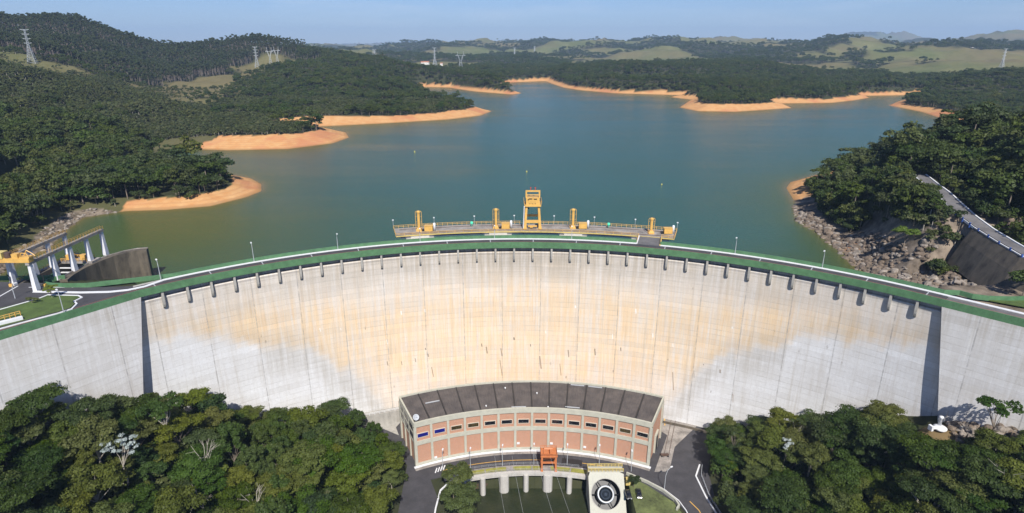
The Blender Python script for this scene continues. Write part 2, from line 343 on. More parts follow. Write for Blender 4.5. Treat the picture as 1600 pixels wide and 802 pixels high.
def valley(x, y):
    d = np.maximum(sdf(x, y, YARD), 0)
    wl = np.interp(d, [0, 10, 40, 75, 98, 130, 250], [-.4, 1.5, 13, 31, 45, 56, 75]); wr = np.interp(d, [0, 10, 20, 40, 56, 75, 100, 250], [-.4, 3, 7, 16, 29, 38, 47, 68])
    z = np.where(x < 7, wl, wr)+(fbm(x, y, 22, 3, 2)-.5)*3*sstep(6, 25, d)
    cl = np.exp(-(((x-124)/9)**2+((y-146)/6)**2)**2); z = z*(1-cl)+35.6*cl
    ch = sstep(0, 1.5, np.minimum(np.minimum(x+np.where(y < 167, 12.5, 19), 40.5-x), 173.5-y+(x < -15)*(-3)))
    return np.where((x > -20) & (x < 41.5) & (y < 174), z*(1-ch)-16*ch, z)
WINGL = [ext(JL, DL, 160), JL]; WINGR = [JR, ext(JR, DR, 120)]
def is_down(x, y):
    """downstream of the dam's core line"""
    a = np.arctan2(x-DC[0], y-DC[1]); rr = np.hypot(x-DC[0], y-DC[1])
    inn = (rr < R0+5) & (y > 47)
    def side(p, d):
        L = math.hypot(*d); nx, ny = -d[1]/L, d[0]/L
        return (x-p[0])*nx+(y-p[1])*ny
    sL = side(JL, (-DL[0], -DL[1])); sR = side(JR, DR)
    return np.where(a < A_L, sL < 5, np.where(a > A_R, sR < 5, inn)) | (y < 40)
LPLAT = np.array([JL, ext(JL, DL, 70), (-190, 120), (-200, 172), (-160, 172), (-146, 170), (-140, 176), (-124, 178), arc(R0+6, A_L)])
RPLAT = np.array([JR, ext(JR, DR, 60), (190, 130), (175, 165), (150, 172), (135, 172), arc(R0+7, A_R)])
RA = [(P(u, v, z), z) for u, v, z in ((1660, 428, 77), (1600, 402, 78), (1560, 379, 79), (1525, 357, 80), (1500, 338, 81.5), (1480, 320, 83), (1460, 300, 84), (1443, 287, 85), (1425, 272, 86))]
RAC = [((q[0]-n_[0]*2.6, q[1]-n_[1]*2.6), z_) for (q, z_), n_ in zip(RA, normals([a for a, b_ in RA]))]
def beachw(x, y):
    bx, by = P(440, 225, WZ); cx, cy = P(330, 310, WZ)
    return (15+8*(fbm(x, y, 70, 3, 12)-.5)*2+9*np.exp(-((x-bx)**2+(y-by)**2)/90**2)+0.010*np.hypot(x, y))*(1-.35*np.exp(-((x-cx)**2+(y-cy)**2)/110**2))*(1-.5*sstep(780, 1150, np.hypot(x, y)))
def up_height(x, y, d=None):
    d = sdf(x, y) if d is None else d
    bw = beachw(x, y); h = hill(x, y)
    lim = WZ+np.where(d < bw, .30*d, .30*bw+.75*(d-bw)); lim = WZ+np.where(d > 0, lim-WZ, .22*d)
    z = np.where(d > 0, np.maximum(np.minimum(h, lim), np.minimum(lim, WZ+.30*bw*1.02)), np.maximum(lim, 30))
    rdm = np.full(x.shape, 1e9); rz_ = np.zeros(x.shape)
    for (p0, z0), (p1, z1) in zip(RAC[:-1], RAC[1:]):
        ex, ey = p1[0]-p0[0], p1[1]-p0[1]; t = np.clip(((x-p0[0])*ex+(y-p0[1])*ey)/(ex*ex+ey*ey), 0, 1); dd = np.hypot(x-p0[0]-t*ex, y-p0[1]-t*ey)
        rz_ = np.where(dd < rdm, z0+(z1-z0)*t, rz_); rdm = np.minimum(rdm, dd)
    wd_ = np.where(y < 203, 5.4, 26); m = 1-sstep(np.where(y < 203, 3.4, 5.5), wd_, rdm); z = z*(1-m)+(rz_-.5)*m
    lowr = (1-sstep(196, 212, y))*(y > 172)*(x > 140)*(rdm < 22)*sstep(3.2, 4.0, rdm)*(x < 158+(y-176)*.1); z = z*(1-lowr)+np.minimum(z, 65+.12*np.maximum(rdm-8, 0))*lowr
    for pl, zz in ((LPLAT, 69.2), (RPLAT, 69.2)):
        q = sdf(x, y, pl); m = 1-sstep(2, 7, q); z = z*(1-m)+zz*m
    return z+np.where(d > 3, (fbm(x, y, 12, 3, 21)-.5)*1.2, 0)*(1-(sdf(x, y, LPLAT) < 8))*(1-(sdf(x, y, RPLAT) < 8))
def ground(x, y):
    x = np.asarray(x, float); y = np.asarray(y, float)
    return np.where(is_down(x, y), valley(x, y), up_height(x, y))

# ------------------------------------------------------------------ terrain
nr, na = 880, 660
rr = 70*np.exp(np.linspace(0, math.log(17000/70), nr)); aa = np.radians(np.linspace(-62, 62, na))
RR, AA = np.meshgrid(rr, aa, indexing='ij'); TX = RR*np.sin(AA); TY = RR*np.cos(AA)-20
dsh = sdf(TX, TY); dn = is_down(TX, TY); TZ = np.where(dn, valley(TX, TY), up_height(TX, TY, dsh))
def grid_mesh(name, X, Y, Z, mats, attrs={}):
    n, m = X.shape; me = bpy.data.meshes.new(name)
    me.vertices.add(n*m); me.vertices.foreach_set('co', np.stack([X, Y, Z], -1).astype(np.float32).ravel())
    i = np.arange(n*m).reshape(n, m); q = np.stack([i[:-1, :-1], i[:-1, 1:], i[1:, 1:], i[1:, :-1]], -1).reshape(-1, 4)
    me.loops.add(q.size); me.loops.foreach_set('vertex_index', q.ravel().astype(np.int32))
    me.polygons.add(len(q)); me.polygons.foreach_set('loop_start', np.arange(0, q.size, 4, dtype=np.int32)); me.polygons.foreach_set('loop_total', np.full(len(q), 4, np.int32))
    me.polygons.foreach_set('use_smooth', np.ones(len(q), bool)); me.update(calc_edges=True)
    for k, a in attrs.items():
        at = me.attributes.new(k, 'FLOAT', 'POINT'); at.data.foreach_set('value', a.ravel().astype(np.float32))
    for mm in mats: me.materials.append(mm)
    o = bpy.data.objects.new(name, me); COL.objects.link(o); return o
def in_ell(x, y, e):
    return max_ell(x, y, [e])
def max_ell(x, y, es):
    r = 0
    for (cx, cy, ax, ay, ang) in es:
        c, s = math.cos(ang), math.sin(ang); u = ((x-cx)*c+(y-cy)*s)/ax; v = (-(x-cx)*s+(y-cy)*c)/ay
        r = np.maximum(r, 1-sstep(.8, 1.1, np.hypot(u, v)+(vnoise(x/25, y/25, 4)-.5)*.35))
    return r
def w(u, v, y): q = PZ(u, v, y); return q[0], q[1]
GRASS = [(*w(40, 100, 840), 150, 45, 0), (*w(150, 122, 830), 60, 30, 0), (*w(300, 145, 930), 90, 110, .3), (*w(350, 125, 1120), 60, 150, -.1), (*w(410, 102, 1320), 75, 80, 0), (*w(235, 150, 800), 80, 40, 0)]
GUM = [(*w(60, 60, 1080), 330, 190, 0), (*w(-60, 60, 1000), 300, 130, 0), (*w(150, 60, 1350), 450, 250, .1), (*w(230, 105, 1180), 110, 110, 0), (*w(385, 75, 1440), 130, 90, 0), (*w(440, 80, 1430), 35, 60, 0), (*w(650, 95, 2200), 140, 60, 0)]
def far_forest(x, y): return sstep(.51, .55, fbm(x, y, 300, 4, 31))
R_ = np.hypot(TX, TY); bw = beachw(TX, TY)
near_right = (TX > 95) & (TX < 260) & (TY < 345)
sand = np.where(dn, 0, (dsh < bw*1.0+3*(fbm(TX, TY, 18, 3, 8)-.5)) & (dsh > -40))*np.where(near_right, .0, 1.)
sand = np.where(((TX < -150) & (TY < 285)) | ((TX < -95) & (TY < 235)) | ((TX < -197+50*(fbm(TX, TY, 20, 3, 72)-.5)) & (TY < 345)) | ((TX < -262+70*(fbm(TX, TY, 30, 3, 71)-.5)) & (TY > 380) & (TY < 560)), 0, sand)
rockm = np.where(~dn & near_right & (dsh < 10+8*(TY < 255)+30*(TY < 212)), 1., 0.); rockm = np.maximum(rockm, np.where((TX < -150) & (TY < 300) & (dsh < 5+4*fbm(TX, TY, 12, 2, 5)), .9, 0))
sand = np.maximum(sand, np.where(~dn & near_right & (TY > 325) & (dsh < 14), 1, 0))
rx, ry = P(1335, 378, 62); sand = np.maximum(sand, np.exp(-((TX-rx)**2+(TY-ry)**2)/4.5**2)*1.0)
gr = np.where(R_ > 1750, 1-far_forest(TX, TY), max_ell(TX, TY, GRASS)); gr = np.where(dn, 0, gr); gr = np.where((TX < -150) & (TY < 360) & (dsh < 16), .55, gr); gr = np.where((TX < -255) & (TY > 380) & (TY < 560) & (dsh < 30), .55, gr)
clr = np.exp(-(((TX-124)/9)**2+((TY-146)/6)**2)**2)*dn
def terrain_mat():
    m, nt, b = newmat('terrain'); pos = N(nt, 'ShaderNodeNewGeometry').outputs['Position']
    A = lambda n: N(nt, 'ShaderNodeAttribute', attribute_name=n).outputs['Fac']
    n1 = noise(nt, pos, .012, 6, .6); n2 = noise(nt, pos, .15, 5, .65); n3 = noise(nt, pos, .0025, 4, .5)
    forest = mixc(nt, n2, (.022, .030, .014), (.06, .06, .032))
    grass = mixc(nt, ramp(nt, n1, .35, .65), (.085, .105, .034), (.145, .145, .062)); grass = mixc(nt, ramp(nt, n3, .4, .6), grass, (.15, .125, .06))
    grass = mixc(nt, ramp(nt, n2, .45, .75, 0, .5), grass, (.07, .085, .03))
    zz = N(nt, 'ShaderNodeSeparateXYZ'); nt.links.new(pos, zz.inputs[0])
    band = math_(nt, 'SINE', math_(nt, 'ADD', math_(nt, 'MULTIPLY', zz.outputs[2], 5.5), math_(nt, 'MULTIPLY', n2, 5)))
    sandc = mixc(nt, ramp(nt, n2, .35, .7), (.49, .245, .095), (.55, .335, .155)); sandc = mixc(nt, ramp(nt, band, .0, 1, 0, .4), sandc, (.40, .205, .09))
    nx = noise(nt, pos, .02, 3); sandc = mixc(nt, ramp(nt, nx, .52, .62, 0, .7), sandc, (.44, .18, .09))
    wet = ramp(nt, zz.outputs[2], WZ+.1, WZ+.9, .65, 0); sandc = mixc(nt, wet, sandc, (.20, .12, .05))
    rock = mixc(nt, ramp(nt, n2, .35, .65), (.08, .065, .05), (.27, .22, .17))
    c = mixc(nt, A('grass'), forest, grass); c = mixc(nt, A('rock'), c, rock); c = mixc(nt, A('sand'), c, sandc)
    c = mixc(nt, A('dry'), c, (.17, .12, .06))
    nt.links.new(c, b.inputs['Base Color']); b.inputs['Roughness'].default_value = .95; b.inputs['Specular IOR Level'].default_value = .1
    bp = N(nt, 'ShaderNodeBump'); bp.inputs['Strength'].default_value = .4; bp.inputs['Distance'].default_value = 1.0
    nt.links.new(n2, bp.inputs['Height']); nt.links.new(bp.outputs[0], b.inputs['Normal']); return m
ter = grid_mesh('terrain', TX, TY, TZ, [terrain_mat()], {'sand': sand, 'rock': rockm, 'grass': gr, 'dry': clr}); tag(ter, kind='structure')

# ------------------------------------------------------------------ lake
def water_mat(name, deep, shallow, bump=.25, sc=.5, rough=.12, attr=True):
    m, nt, b = newmat(name); pos = N(nt, 'ShaderNodeNewGeometry').outputs['Position']
    n = noise(nt, vmul(nt, pos, (1, 1.6, 1)), sc, 5, .7); big = noise(nt, vmul(nt, pos, (.35, 1.5, 1)), .012, 4, .6)
    if attr:
        f = N(nt, 'ShaderNodeAttribute', attribute_name='shallow').outputs['Fac']
        c = mixc(nt, f, deep, shallow); c = mixc(nt, N(nt, 'ShaderNodeAttribute', attribute_name='edge').outputs['Fac'], c, (.20, .13, .05))
    else: c = mixc(nt, ramp(nt, noise(nt, pos, .12, 4), .4, .7), deep, shallow)
    nt.links.new(mixc(nt, ramp(nt, big, .35, .7, 0, .16), c, (.036, .098, .088)), b.inputs['Base Color'])
    nt.links.new(ramp(nt, big, .3, .7, rough*.8, rough*1.6), b.inputs['Roughness']); b.inputs['IOR'].default_value = 1.33; b.inputs['Specular IOR Level'].default_value = .38
    bp = N(nt, 'ShaderNodeBump'); bp.inputs['Strength'].default_value = bump; bp.inputs['Distance'].default_value = .9
    nt.links.new(n, bp.inputs['Height']); nt.links.new(bp.outputs[0], b.inputs['Normal']); return m
nr2, na2 = 260, 240
r2 = 150*np.exp(np.linspace(0, math.log(2300/150), nr2)); a2 = np.radians(np.linspace(-52, 50, na2))
R2, A2 = np.meshgrid(r2, a2, indexing='ij'); WX = R2*np.sin(A2); WY = R2*np.cos(A2); wd = -sdf(WX, WY)
# open water: pull everything downstream of the dam core back to the core line
ang = np.arctan2(WX-DC[0], WY-DC[1]); rad = np.hypot(WX-DC[0], WY-DC[1])
shal = np.maximum(np.exp(-np.maximum(wd, 0)/22), 1.0*np.exp(-(((WX+160)/85)**2+((WY-250)/80)**2)))
shal = np.maximum(shal, .6*np.exp(-(((WX-118)/35)**2+((WY-215)/45)**2)))
keep = (~is_down(WX, WY))
me_w = grid_mesh('lake_water', WX, WY, np.full_like(WX, WZ), [water_mat('lake_water', (.023, .082, .062), (.054, .082, .010), .6)], {'shallow': shal, 'edge': .7*np.exp(-np.maximum(wd, 0)/2.5)})
import bmesh
bm = bmesh.new(); bm.from_mesh(me_w.data); kf = keep.ravel(); bm.verts.ensure_lookup_table()
bmesh.ops.delete(bm, geom=[v for v in bm.verts if not kf[v.index]], context='VERTS'); bm.to_mesh(me_w.data); bm.free()
tag(me_w, kind='structure')
tw = MB(); tw.sheet([(-60, -80), (70, -80), (70, 178), (-60, 178)], -7.6)
tag(tw.build('tailrace_water', water_mat('tailrace', (.022, .026, .010), (.040, .040, .018), .5, .8, .08, False)), kind='structure')

# ------------------------------------------------------------------ the dam
def dam_mat():
    m, nt, b = newmat('dam_concrete'); uv = N(nt, 'ShaderNodeTexCoord').outputs['UV']
    sp = N(nt, 'ShaderNodeSeparateXYZ'); nt.links.new(uv, sp.inputs[0]); U, V = sp.outputs[0], sp.outputs[1]
    A = lambda n: N(nt, 'ShaderNodeAttribute', attribute_name=n).outputs['Fac']
    st1 = noise(nt, vmul(nt, uv, (.45, .018, 1)), 1.6, 6, .68); st2 = noise(nt, vmul(nt, uv, (1.5, .05, 1)), 1.3, 4, .7)
    blot = noise(nt, uv, .09, 6, .65); fine = noise(nt, uv, 1.1, 5, .7); lay = noise(nt, vmul(nt, uv, (.03, .5, 1)), 1.2, 4, .6)
    base = mixc(nt, ramp(nt, fine, .3, .7), (.63, .64, .655), (.75, .76, .775)); base = mixc(nt, ramp(nt, blot, .35, .65), mixc(nt, .30, base, (.46, .43, .38)), base)
    stain = math_(nt, 'MULTIPLY', A('stain'), ramp(nt, math_(nt, 'ADD', math_(nt, 'MULTIPLY', st1, .75), math_(nt, 'MULTIPLY', blot, .35)), .40, .66, .38, 1.2), clamp=True)
    orange = mixc(nt, ramp(nt, st2, .35, .7), (.70, .505, .31), (.73, .60, .425))
    c = mixc(nt, stain, base, orange)
    grim = math_(nt, 'MULTIPLY', A('grime'), ramp(nt, math_(nt, 'ADD', st1, math_(nt, 'MULTIPLY', lay, .4)), .50, .82, .2, 1), clamp=True)
    c = mixc(nt, math_(nt, 'MULTIPLY', grim, .85), c, (.30, .265, .21))
    cell = nt.nodes.new('ShaderNodeCombineXYZ'); nt.links.new(math_(nt, 'FLOOR', math_(nt, 'DIVIDE', math_(nt, 'ADD', U, 707.7), 14.6)), cell.inputs[0]); nt.links.new(math_(nt, 'FLOOR', math_(nt, 'DIVIDE', math_(nt, 'ADD', V, 500.), 2.1)), cell.inputs[1])
    wnz = N(nt, 'ShaderNodeTexWhiteNoise', noise_dimensions='2D'); nt.links.new(cell.outputs[0], wnz.inputs['Vector']); c = mixc(nt, ramp(nt, wnz.outputs[0], 0, 1, 0, .20), c, (.36, .34, .31))
    dk = ramp(nt, noise(nt, vmul(nt, uv, (.33, .012, 1)), 1.7, 6, .75), .52, .72, 0, .42); c = mixc(nt, dk, c, (.34, .29, .22))
    # rusty and white run-off streaks
    rs = ramp(nt, noise(nt, vmul(nt, uv, (2.1, .035, 1)), 1, 3, .6), .66, .74, 0, .6); c = mixc(nt, math_(nt, 'MULTIPLY', rs, A('stain')), c, (.46, .25, .10))
    ws = ramp(nt, noise(nt, vmul(nt, uv, (.9, .02, 1)), 1.9, 3, .6), .63, .72, 0, .5); c = mixc(nt, ws, c, (.66, .65, .62))
    # small dark seepage marks
    vo = N(nt, 'ShaderNodeTexVoronoi'); vo.inputs['Scale'].default_value = .12; nt.links.new(vmul(nt, uv, (1.3, .5, 1)), vo.inputs['Vector'])
    mk = math_(nt, 'MULTIPLY', math_(nt, 'LESS_THAN', vo.outputs['Distance'], .05), ramp(nt, fine, .4, .6)); c = mixc(nt, math_(nt, 'MULTIPLY', mk, .55), c, (.14, .11, .08))
    # lift joints and block joints
    def lines(x, period, width, off=0.):
        f = math_(nt, 'FRACT', math_(nt, 'DIVIDE', math_(nt, 'ADD', x, off), period)); return math_(nt, 'LESS_THAN', f, width/period)
    wob = math_(nt, 'MULTIPLY', math_(nt, 'SUBTRACT', fine, .5), .25); Vw = math_(nt, 'ADD', V, wob); Uw = math_(nt, 'ADD', U, wob)
    for per, zc_, hh_, off_, colr, sd_ in ((6.7, 27.5, .9, 703., (.07, .06, .05), 3.), (5.3, 23.5, 1.9, 801., (.20, .15, .10), 9.), (7.9, 33., 1.3, 760., (.78, .76, .70), 5.), (9.7, 43., 1.0, 731., (.78, .77, .74), 7.), (8.3, 17., 4.5, 777., (.27, .19, .12), 13.)):
        cu = math_(nt, 'FLOOR', math_(nt, 'DIVIDE', math_(nt, 'ADD', U, off_), per)); wz = N(nt, 'ShaderNodeTexWhiteNoise', noise_dimensions='1D'); nt.links.new(math_(nt, 'ADD', cu, sd_), wz.inputs['W']); h1 = wz.outputs[0]; h2_ = math_(nt, 'FRACT', math_(nt, 'MULTIPLY', h1, 57.)); h3_ = math_(nt, 'FRACT', math_(nt, 'MULTIPLY', h1, 913.))
        fu = math_(nt, 'SUBTRACT', math_(nt, 'MULTIPLY', math_(nt, 'FRACT', math_(nt, 'DIVIDE', math_(nt, 'ADD', Uw, off_), per)), per), math_(nt, 'ADD', .8, math_(nt, 'MULTIPLY', h2_, per-1.6)))
        dv = math_(nt, 'SUBTRACT', Vw, math_(nt, 'ADD', zc_-2.5, math_(nt, 'MULTIPLY', h3_, 5.0)))
        du = math_(nt, 'ABSOLUTE', math_(nt, 'ADD', fu, math_(nt, 'MULTIPLY', dv, .12))); m1 = math_(nt, 'LESS_THAN', du, math_(nt, 'ADD', .08, math_(nt, 'MULTIPLY', h3_, .2))); m2 = math_(nt, 'LESS_THAN', math_(nt, 'ABSOLUTE', dv), math_(nt, 'MULTIPLY', h2_, hh_))
        lim = math_(nt, 'LESS_THAN', math_(nt, 'ABSOLUTE', U), 82.); gate = math_(nt, 'GREATER_THAN', h1, .66)
        mm = math_(nt, 'MULTIPLY', math_(nt, 'MULTIPLY', m1, m2), math_(nt, 'MULTIPLY', lim, gate)); c = mixc(nt, math_(nt, 'MULTIPLY', mm, .75), c, colr)
    lv = math_(nt, 'MULTIPLY', lines(Vw, 2.1, .24, 500), ramp(nt, noise(nt, uv, .16, 5, .7), .38, .68, .0, .38)); c = mixc(nt, lv, c, (.27, .25, .22))
    gv = math_(nt, 'MULTIPLY', lines(Uw, 2.3, .22, 700), .08); c = mixc(nt, gv, c, (.35, .31, .26))
    jv = math_(nt, 'MULTIPLY', lines(Uw, 14.6, .34, 707.7), ramp(nt, noise(nt, uv, .5, 3), .35, .6, .08, .6)); c = mixc(nt, jv, c, (.25, .24, .23))
    nt.links.new(c, b.inputs['Base Color']); b.inputs['Roughness'].default_value = .9; b.inputs['Specular IOR Level'].default_value = .2
    bp = N(nt, 'ShaderNodeBump'); bp.inputs['Strength'].default_value = .35; bp.inputs['Distance'].default_value = .12
    nt.links.new(fine, bp.inputs['Height']); nt.links.new(bp.outputs[0], b.inputs['Normal']); return m
M['dam'] = dam_mat()
dam = empty('arch_dam', (DC[0], DC[1]+R0, 0), 0, 'huge curved concrete arch dam with stained face and green crest parapets holding back the lake', 'dam')
dam_off = Vector(dam.location)
def dampart(mb, name, mat, smooth=False):
    mb.v = [(a-dam_off[0], b_-dam_off[1], c-dam_off[2]) for a, b_, c in mb.v]; return mb.build(name, mat, dam, smooth)
def face_mesh(name, pts, prof, attr_fn, u0=0):
    """profile swept along pts as a grid with uv = (length along, height)"""
    Nn = normals(pts); L = [u0]
    for a, b_ in zip(pts[:-1], pts[1:]): L.append(L[-1]+math.hypot(b_[0]-a[0], b_[1]-a[1]))
    X = np.array([[p[0]+n[0]*o for o, z in prof] for p, n in zip(pts, Nn)])-dam_off[0]; Y = np.array([[p[1]+n[1]*o for o, z in prof] for p, n in zip(pts, Nn)])-dam_off[1]
    Z = np.array([[z for o, z in prof] for _ in pts]); s_, g_ = attr_fn(np.array(L)[:, None]+0*Z, Z)
    o = grid_mesh(name, X, Y, Z, [M['dam']], {'stain': s_, 'grime': g_}); o.parent = dam
    me = o.data; uvl = me.uv_layers.new(name='UVMap'); UV = np.stack([np.array(L)[:, None]+0*Z, Z], -1).reshape(-1, 2)
    li = np.empty(len(me.loops), np.int32); me.loops.foreach_get('vertex_index', li); uvl.data.foreach_set('uv', UV[li].astype(np.float32).ravel())
    me.polygons.foreach_set('use_smooth', np.zeros(len(me.polygons), bool)); return o
def face_attr(s, z):
    a = np.abs(s-1)
    zb = np.interp(a, [0, 48, 56, 64, 80, 100, 120, 140], [-30, -10, 5, 16, 33, 43, 50, 54])
    step = np.round((s+500)/7.3)*7.3-500; zb = zb+(fbm(step, z*0, 15, 3, 5)-.5)*7; zq = np.floor(z/2.1)*2.1+(fbm(s, z, 4, 2, 6)-.5)*2
    inside = sstep(-2.2, 4.5, zq-zb+(fbm(s*1.0, z*.12, 3.0, 3, 41)-.5)*7)
    strong = np.exp(-((z-np.interp(a, [0, 60, 90, 130], [30, 34, 45, 53]))/np.interp(a, [0, 60, 130], [24, 15, 8.5]))**2)
    st = inside*(.42+.95*strong)*np.interp(a, [0, 70, 115, 135], [1, .95, .75, .45]); st = np.maximum(st, .12*inside)
    gr_ = (1-inside)*(.12+.55*np.exp(-((zb-z-2)/7)**2)*(a < 95))+1.0*sstep(50, 64, z)*np.interp(a, [0, 70, 130], [1, .6, .3])+.35*np.exp(-((z-zb-4)/4)**2)*inside
    return np.clip(st, 0, 1), np.clip(gr_, 0, 1)
AX = 5.2/R0
arc_pts = [arc(R0, a) for a in np.linspace(A_L-AX, A_R+AX, 200)]
arc_pts = arc_pts[::-1]        # right to left, so that the left-hand side is ... downstream
arc_pts = arc_pts[::-1]        # left to right: positive offset = upstream
s_mid = R0*(-(A_L-AX))
zs = list(np.arange(-14, 66.2, 1.05))
prof = [(1.6+1.6*math.sin(max(0, min(1, (66.6-z)/81))*math.pi), z) for z in zs]+[(1.45, 66.6), (1.7, 66.95), (3.0, 67.0), (3.0, 69.32)]
face_mesh('dam_wall', arc_pts, prof, face_attr, -s_mid)
ub = MB(); ub.sweep(arc_pts, [(5.5, 69.3), (9.0, 69.3), (9.0, 20), (5.5, 20)]); dampart(ub, 'upstream_wall', M['concrete'])
# wings, each a straight battered wall whose edge towards the arch slants outwards with depth
def wing_attr(s, z): return 0*z+.03, .35+.0*z+.35*sstep(60, 69, z)
for side, J, D in ((-1, JL, DL), (1, JR, DR)):
    k = math.hypot(*D); d = (D[0]/k, D[1]/k); n = (d[1], -d[0]) if side < 0 else (-d[1], d[0])     # n: upstream
    tt = np.linspace(0, 1, 60)[:, None]; zz = np.linspace(68.9, 8, 45)[None, :]
    t0 = (69-zz)*.17; T = t0+tt*(85-t0); off = -(69-zz)*.0
    X = J[0]+d[0]*T+n[0]*off-dam_off[0]; Y = J[1]+d[1]*T+n[1]*off-dam_off[1]; Z = zz+0*T
    if side > 0: X, Y, Z, T = X[:, ::-1], Y[:, ::-1], Z[:, ::-1], T[:, ::-1]
    s_, g_ = wing_attr(T, Z); o = grid_mesh('wing_wall', X, Y, Z, [M['dam']], {'stain': s_, 'grime': g_}); o.parent = dam
    me = o.data; uvl = me.uv_layers.new(name='UVMap'); UV = np.stack([T*side+side*130, Z], -1).reshape(-1, 2)
    li = np.empty(len(me.loops), np.int32); me.loops.foreach_get('vertex_index', li); uvl.data.foreach_set('uv', UV[li].astype(np.float32).ravel())
    # end face towards the arch and top body
    e = MB(); ex = []
    for z in (68.9, 8):
        t = (69-z)*.17
        for q in (0, 7): ex.append((J[0]+d[0]*t+n[0]*q, J[1]+d[1]*t+n[1]*q, z))
    e.add(ex, [(0, 1, 3, 2), (2, 3, 1, 0)][:1]); 
    dampart(e, 'wing_end_face', M['concrete'])
# crest
CREST = [ext(JL, DL, 85)]+[ext(JL, DL, t) for t in (60, 40, 20, 8)]+[arc(R0, a) for a in np.linspace(A_L, A_R, 120)]+[ext(JR, DR, t) for t in (8, 20, 40, 85)]
ARC = [arc(R0, a) for a in np.linspace(A_L, A_R, 120)]
p = MB(); p.sweep(CREST, [(0, 68.9), (0, 71.15), (.32, 71.15), (.32, 68.9)]); dampart(p, 'downstream_parapet', M['green'])
p = MB(); p.sweep(ARC, [(.33, 69.3), (.33, 70), (8.6, 70), (8.6, 69.3)]); dampart(p, 'road_slab', M['concrete'])
p = MB(); p.sweep(ARC, [(.33, 70.005), (7.2, 70.005)][::-1], closed=False); dampart(p, 'crest_roadway', M['asphalt'])
p = MB(); p.sweep(CREST[1:], [(3.9, 70.012), (4.12, 70.012)][::-1], closed=False); dampart(p, 'edge_line', M['brownline'])
BR_A = math.atan2(P(1014, 378, 70)[0]-DC[0], P(1014, 378, 70)[1]-DC[1])      # angle of the access bridge
BW = 4.3/(R0+8)
UPL = px([(110, 453), (135, 456), (160, 456), (200, 450)], 71)
def ring_pts(r, a0, a1, n): return [arc(r, a) for a in np.linspace(a0, a1, n)]
rk = R0+8.3
upl = [(-143.2, 170.6), (-144.6, 172.0), (-145.0, 174.2), (-143.4, 176.2)][::-1]
upl = [(-141.6, 177.6), (-143.6, 176.4), (-144.7, 174.2), (-143.9, 172.0), (-141.0, 170.9), (-136, 170.4), (-130, 170.7)]+ring_pts(rk, A_L+.065, BR_A-BW, 70)
upr = ring_pts(rk, BR_A+BW, A_R-.01, 60)+[P(1500, 455.5, 71), P(1520, 461, 71), P(1545, 464, 71), P(1580, 465, 71), P(1680, 462, 71)]
for q in (upl, upr):
    p = MB(); p.sweep(q, [(-.15, 69.8), (-.15, 71.3), (.15, 71.3), (.15, 69.8)]); dampart(p, 'upstream_parapet', M['green'])
kl = px([(52, 456), (125, 457.5), (170, 456.5), (200, 453.5), (228, 447.5)], 70.1)+ring_pts(rk-1.0, A_L+.05, BR_A-BW, 70); kr = ring_pts(rk-1.0, BR_A+BW, A_R, 60)+[ext(arc(rk-1.0, A_R), DR, t) for t in (10, 30, 60)]
for q in (kl, kr):
    p = MB(); p.sweep(q, [(-.35, 69.9), (-.35, 70.17), (.75, 70.17), (.75, 69.9)]); dampart(p, 'kerb', M['white'])
for a in np.linspace(A_L+.03, A_R-.03, 17):      # expansion joints across the carriageway
    p = MB(); q0, q1 = arc(R0+.5, a), arc(R0+6.6, a); p.sweep([q0, q1], [(-.16, 70.011), (.16, 70.011)][::-1], closed=False); dampart(p, 'joint_strip', M['grey'])
# brackets under the crest
ba0 = math.atan2(P(254, 460, 68)[0]-DC[0], P(254, 460, 68)[1]-DC[1]); ba1 = math.atan2(P(1437, 470, 68)[0]-DC[0], P(1437, 470, 68)[1]-DC[1])
bk = MB(); pr = [(0.25, 69.2), (.28, 65.6), (.4, 64.6), (.75, 63.7), (1.3, 63.2), (2.9, 63.1), (2.9, 69.2)]
vs = [(x*.42, -o, z) for x in (-1, 1) for o, z in []]
vs = [(sx*.33, o, z) for sx in (-1, 1) for o, z in pr]; m_ = len(pr)
bk.add(vs, [tuple(range(m_-1, -1, -1)), tuple(range(m_, 2*m_))]+[(i, (i+1) % m_, m_+(i+1) % m_, m_+i) for i in range(m_)])
b0 = bk.build('bracket', M['concrete'], dam)
for i, a in enumerate(np.linspace(ba0, ba1, 37)):
    o = b0 if i == 0 else b0.copy()
    if i: COL.objects.link(o); o.parent = dam
    q = arc(R0+.05, a); o.location = (q[0]-dam_off[0], q[1]-dam_off[1], 0); o.rotation_euler = (0, 0, -a)

# ------------------------------------------------------------------ platforms beside the crest
def flat(name, poly, z, mat, th=.25):
    p = MB(); p.prism(poly, z-th, z); return tag(p.build(name, mat), kind='structure')
kL = math.hypot(*DL); nL = (DL[1]/kL, -DL[0]/kL); kR = math.hypot(*DR); nR = (-DR[1]/kR, DR[0]/kR)
def wo(J, D, n_, t, o_): q = ext(J, D, t); return (q[0]+n_[0]*o_, q[1]+n_[1]*o_)
flat('platform_road', [wo(JL, DL, nL, 84, .36), wo(JL, DL, nL, .3, .36), arc(R0+.36, A_L-.0005), arc(R0+8.5, A_L-.0005), (-117, 171.5), (-130, 170.3), (-141, 170.6), (-144.5, 174), (-150, 174), (-160, 175), (-185, 172), (-200, 150), (-190, 100)], 69.99, M['asphalt'])
lawn_poly = px([(-70, 500), (-60, 478), (0, 482), (60, 467), (75, 461), (120, 462), (127, 464), (113, 470), (117, 474), (110, 481), (90, 487), (40, 500), (0, 511), (-60, 528)], 70.05)
flat('lawn', lawn_poly, 70.10, M['lawn'], .2)
def strip(name, pts, wdt, z0, z1, mat, label=None, cat=None, kind=None, parent=None):
    p = MB(); p.sweep(pts, [(-wdt/2, z0), (-wdt/2, z1), (wdt/2, z1), (wdt/2, z0)]); o = p.build(name, mat, parent)
    return tag(o, label, cat, None, kind)
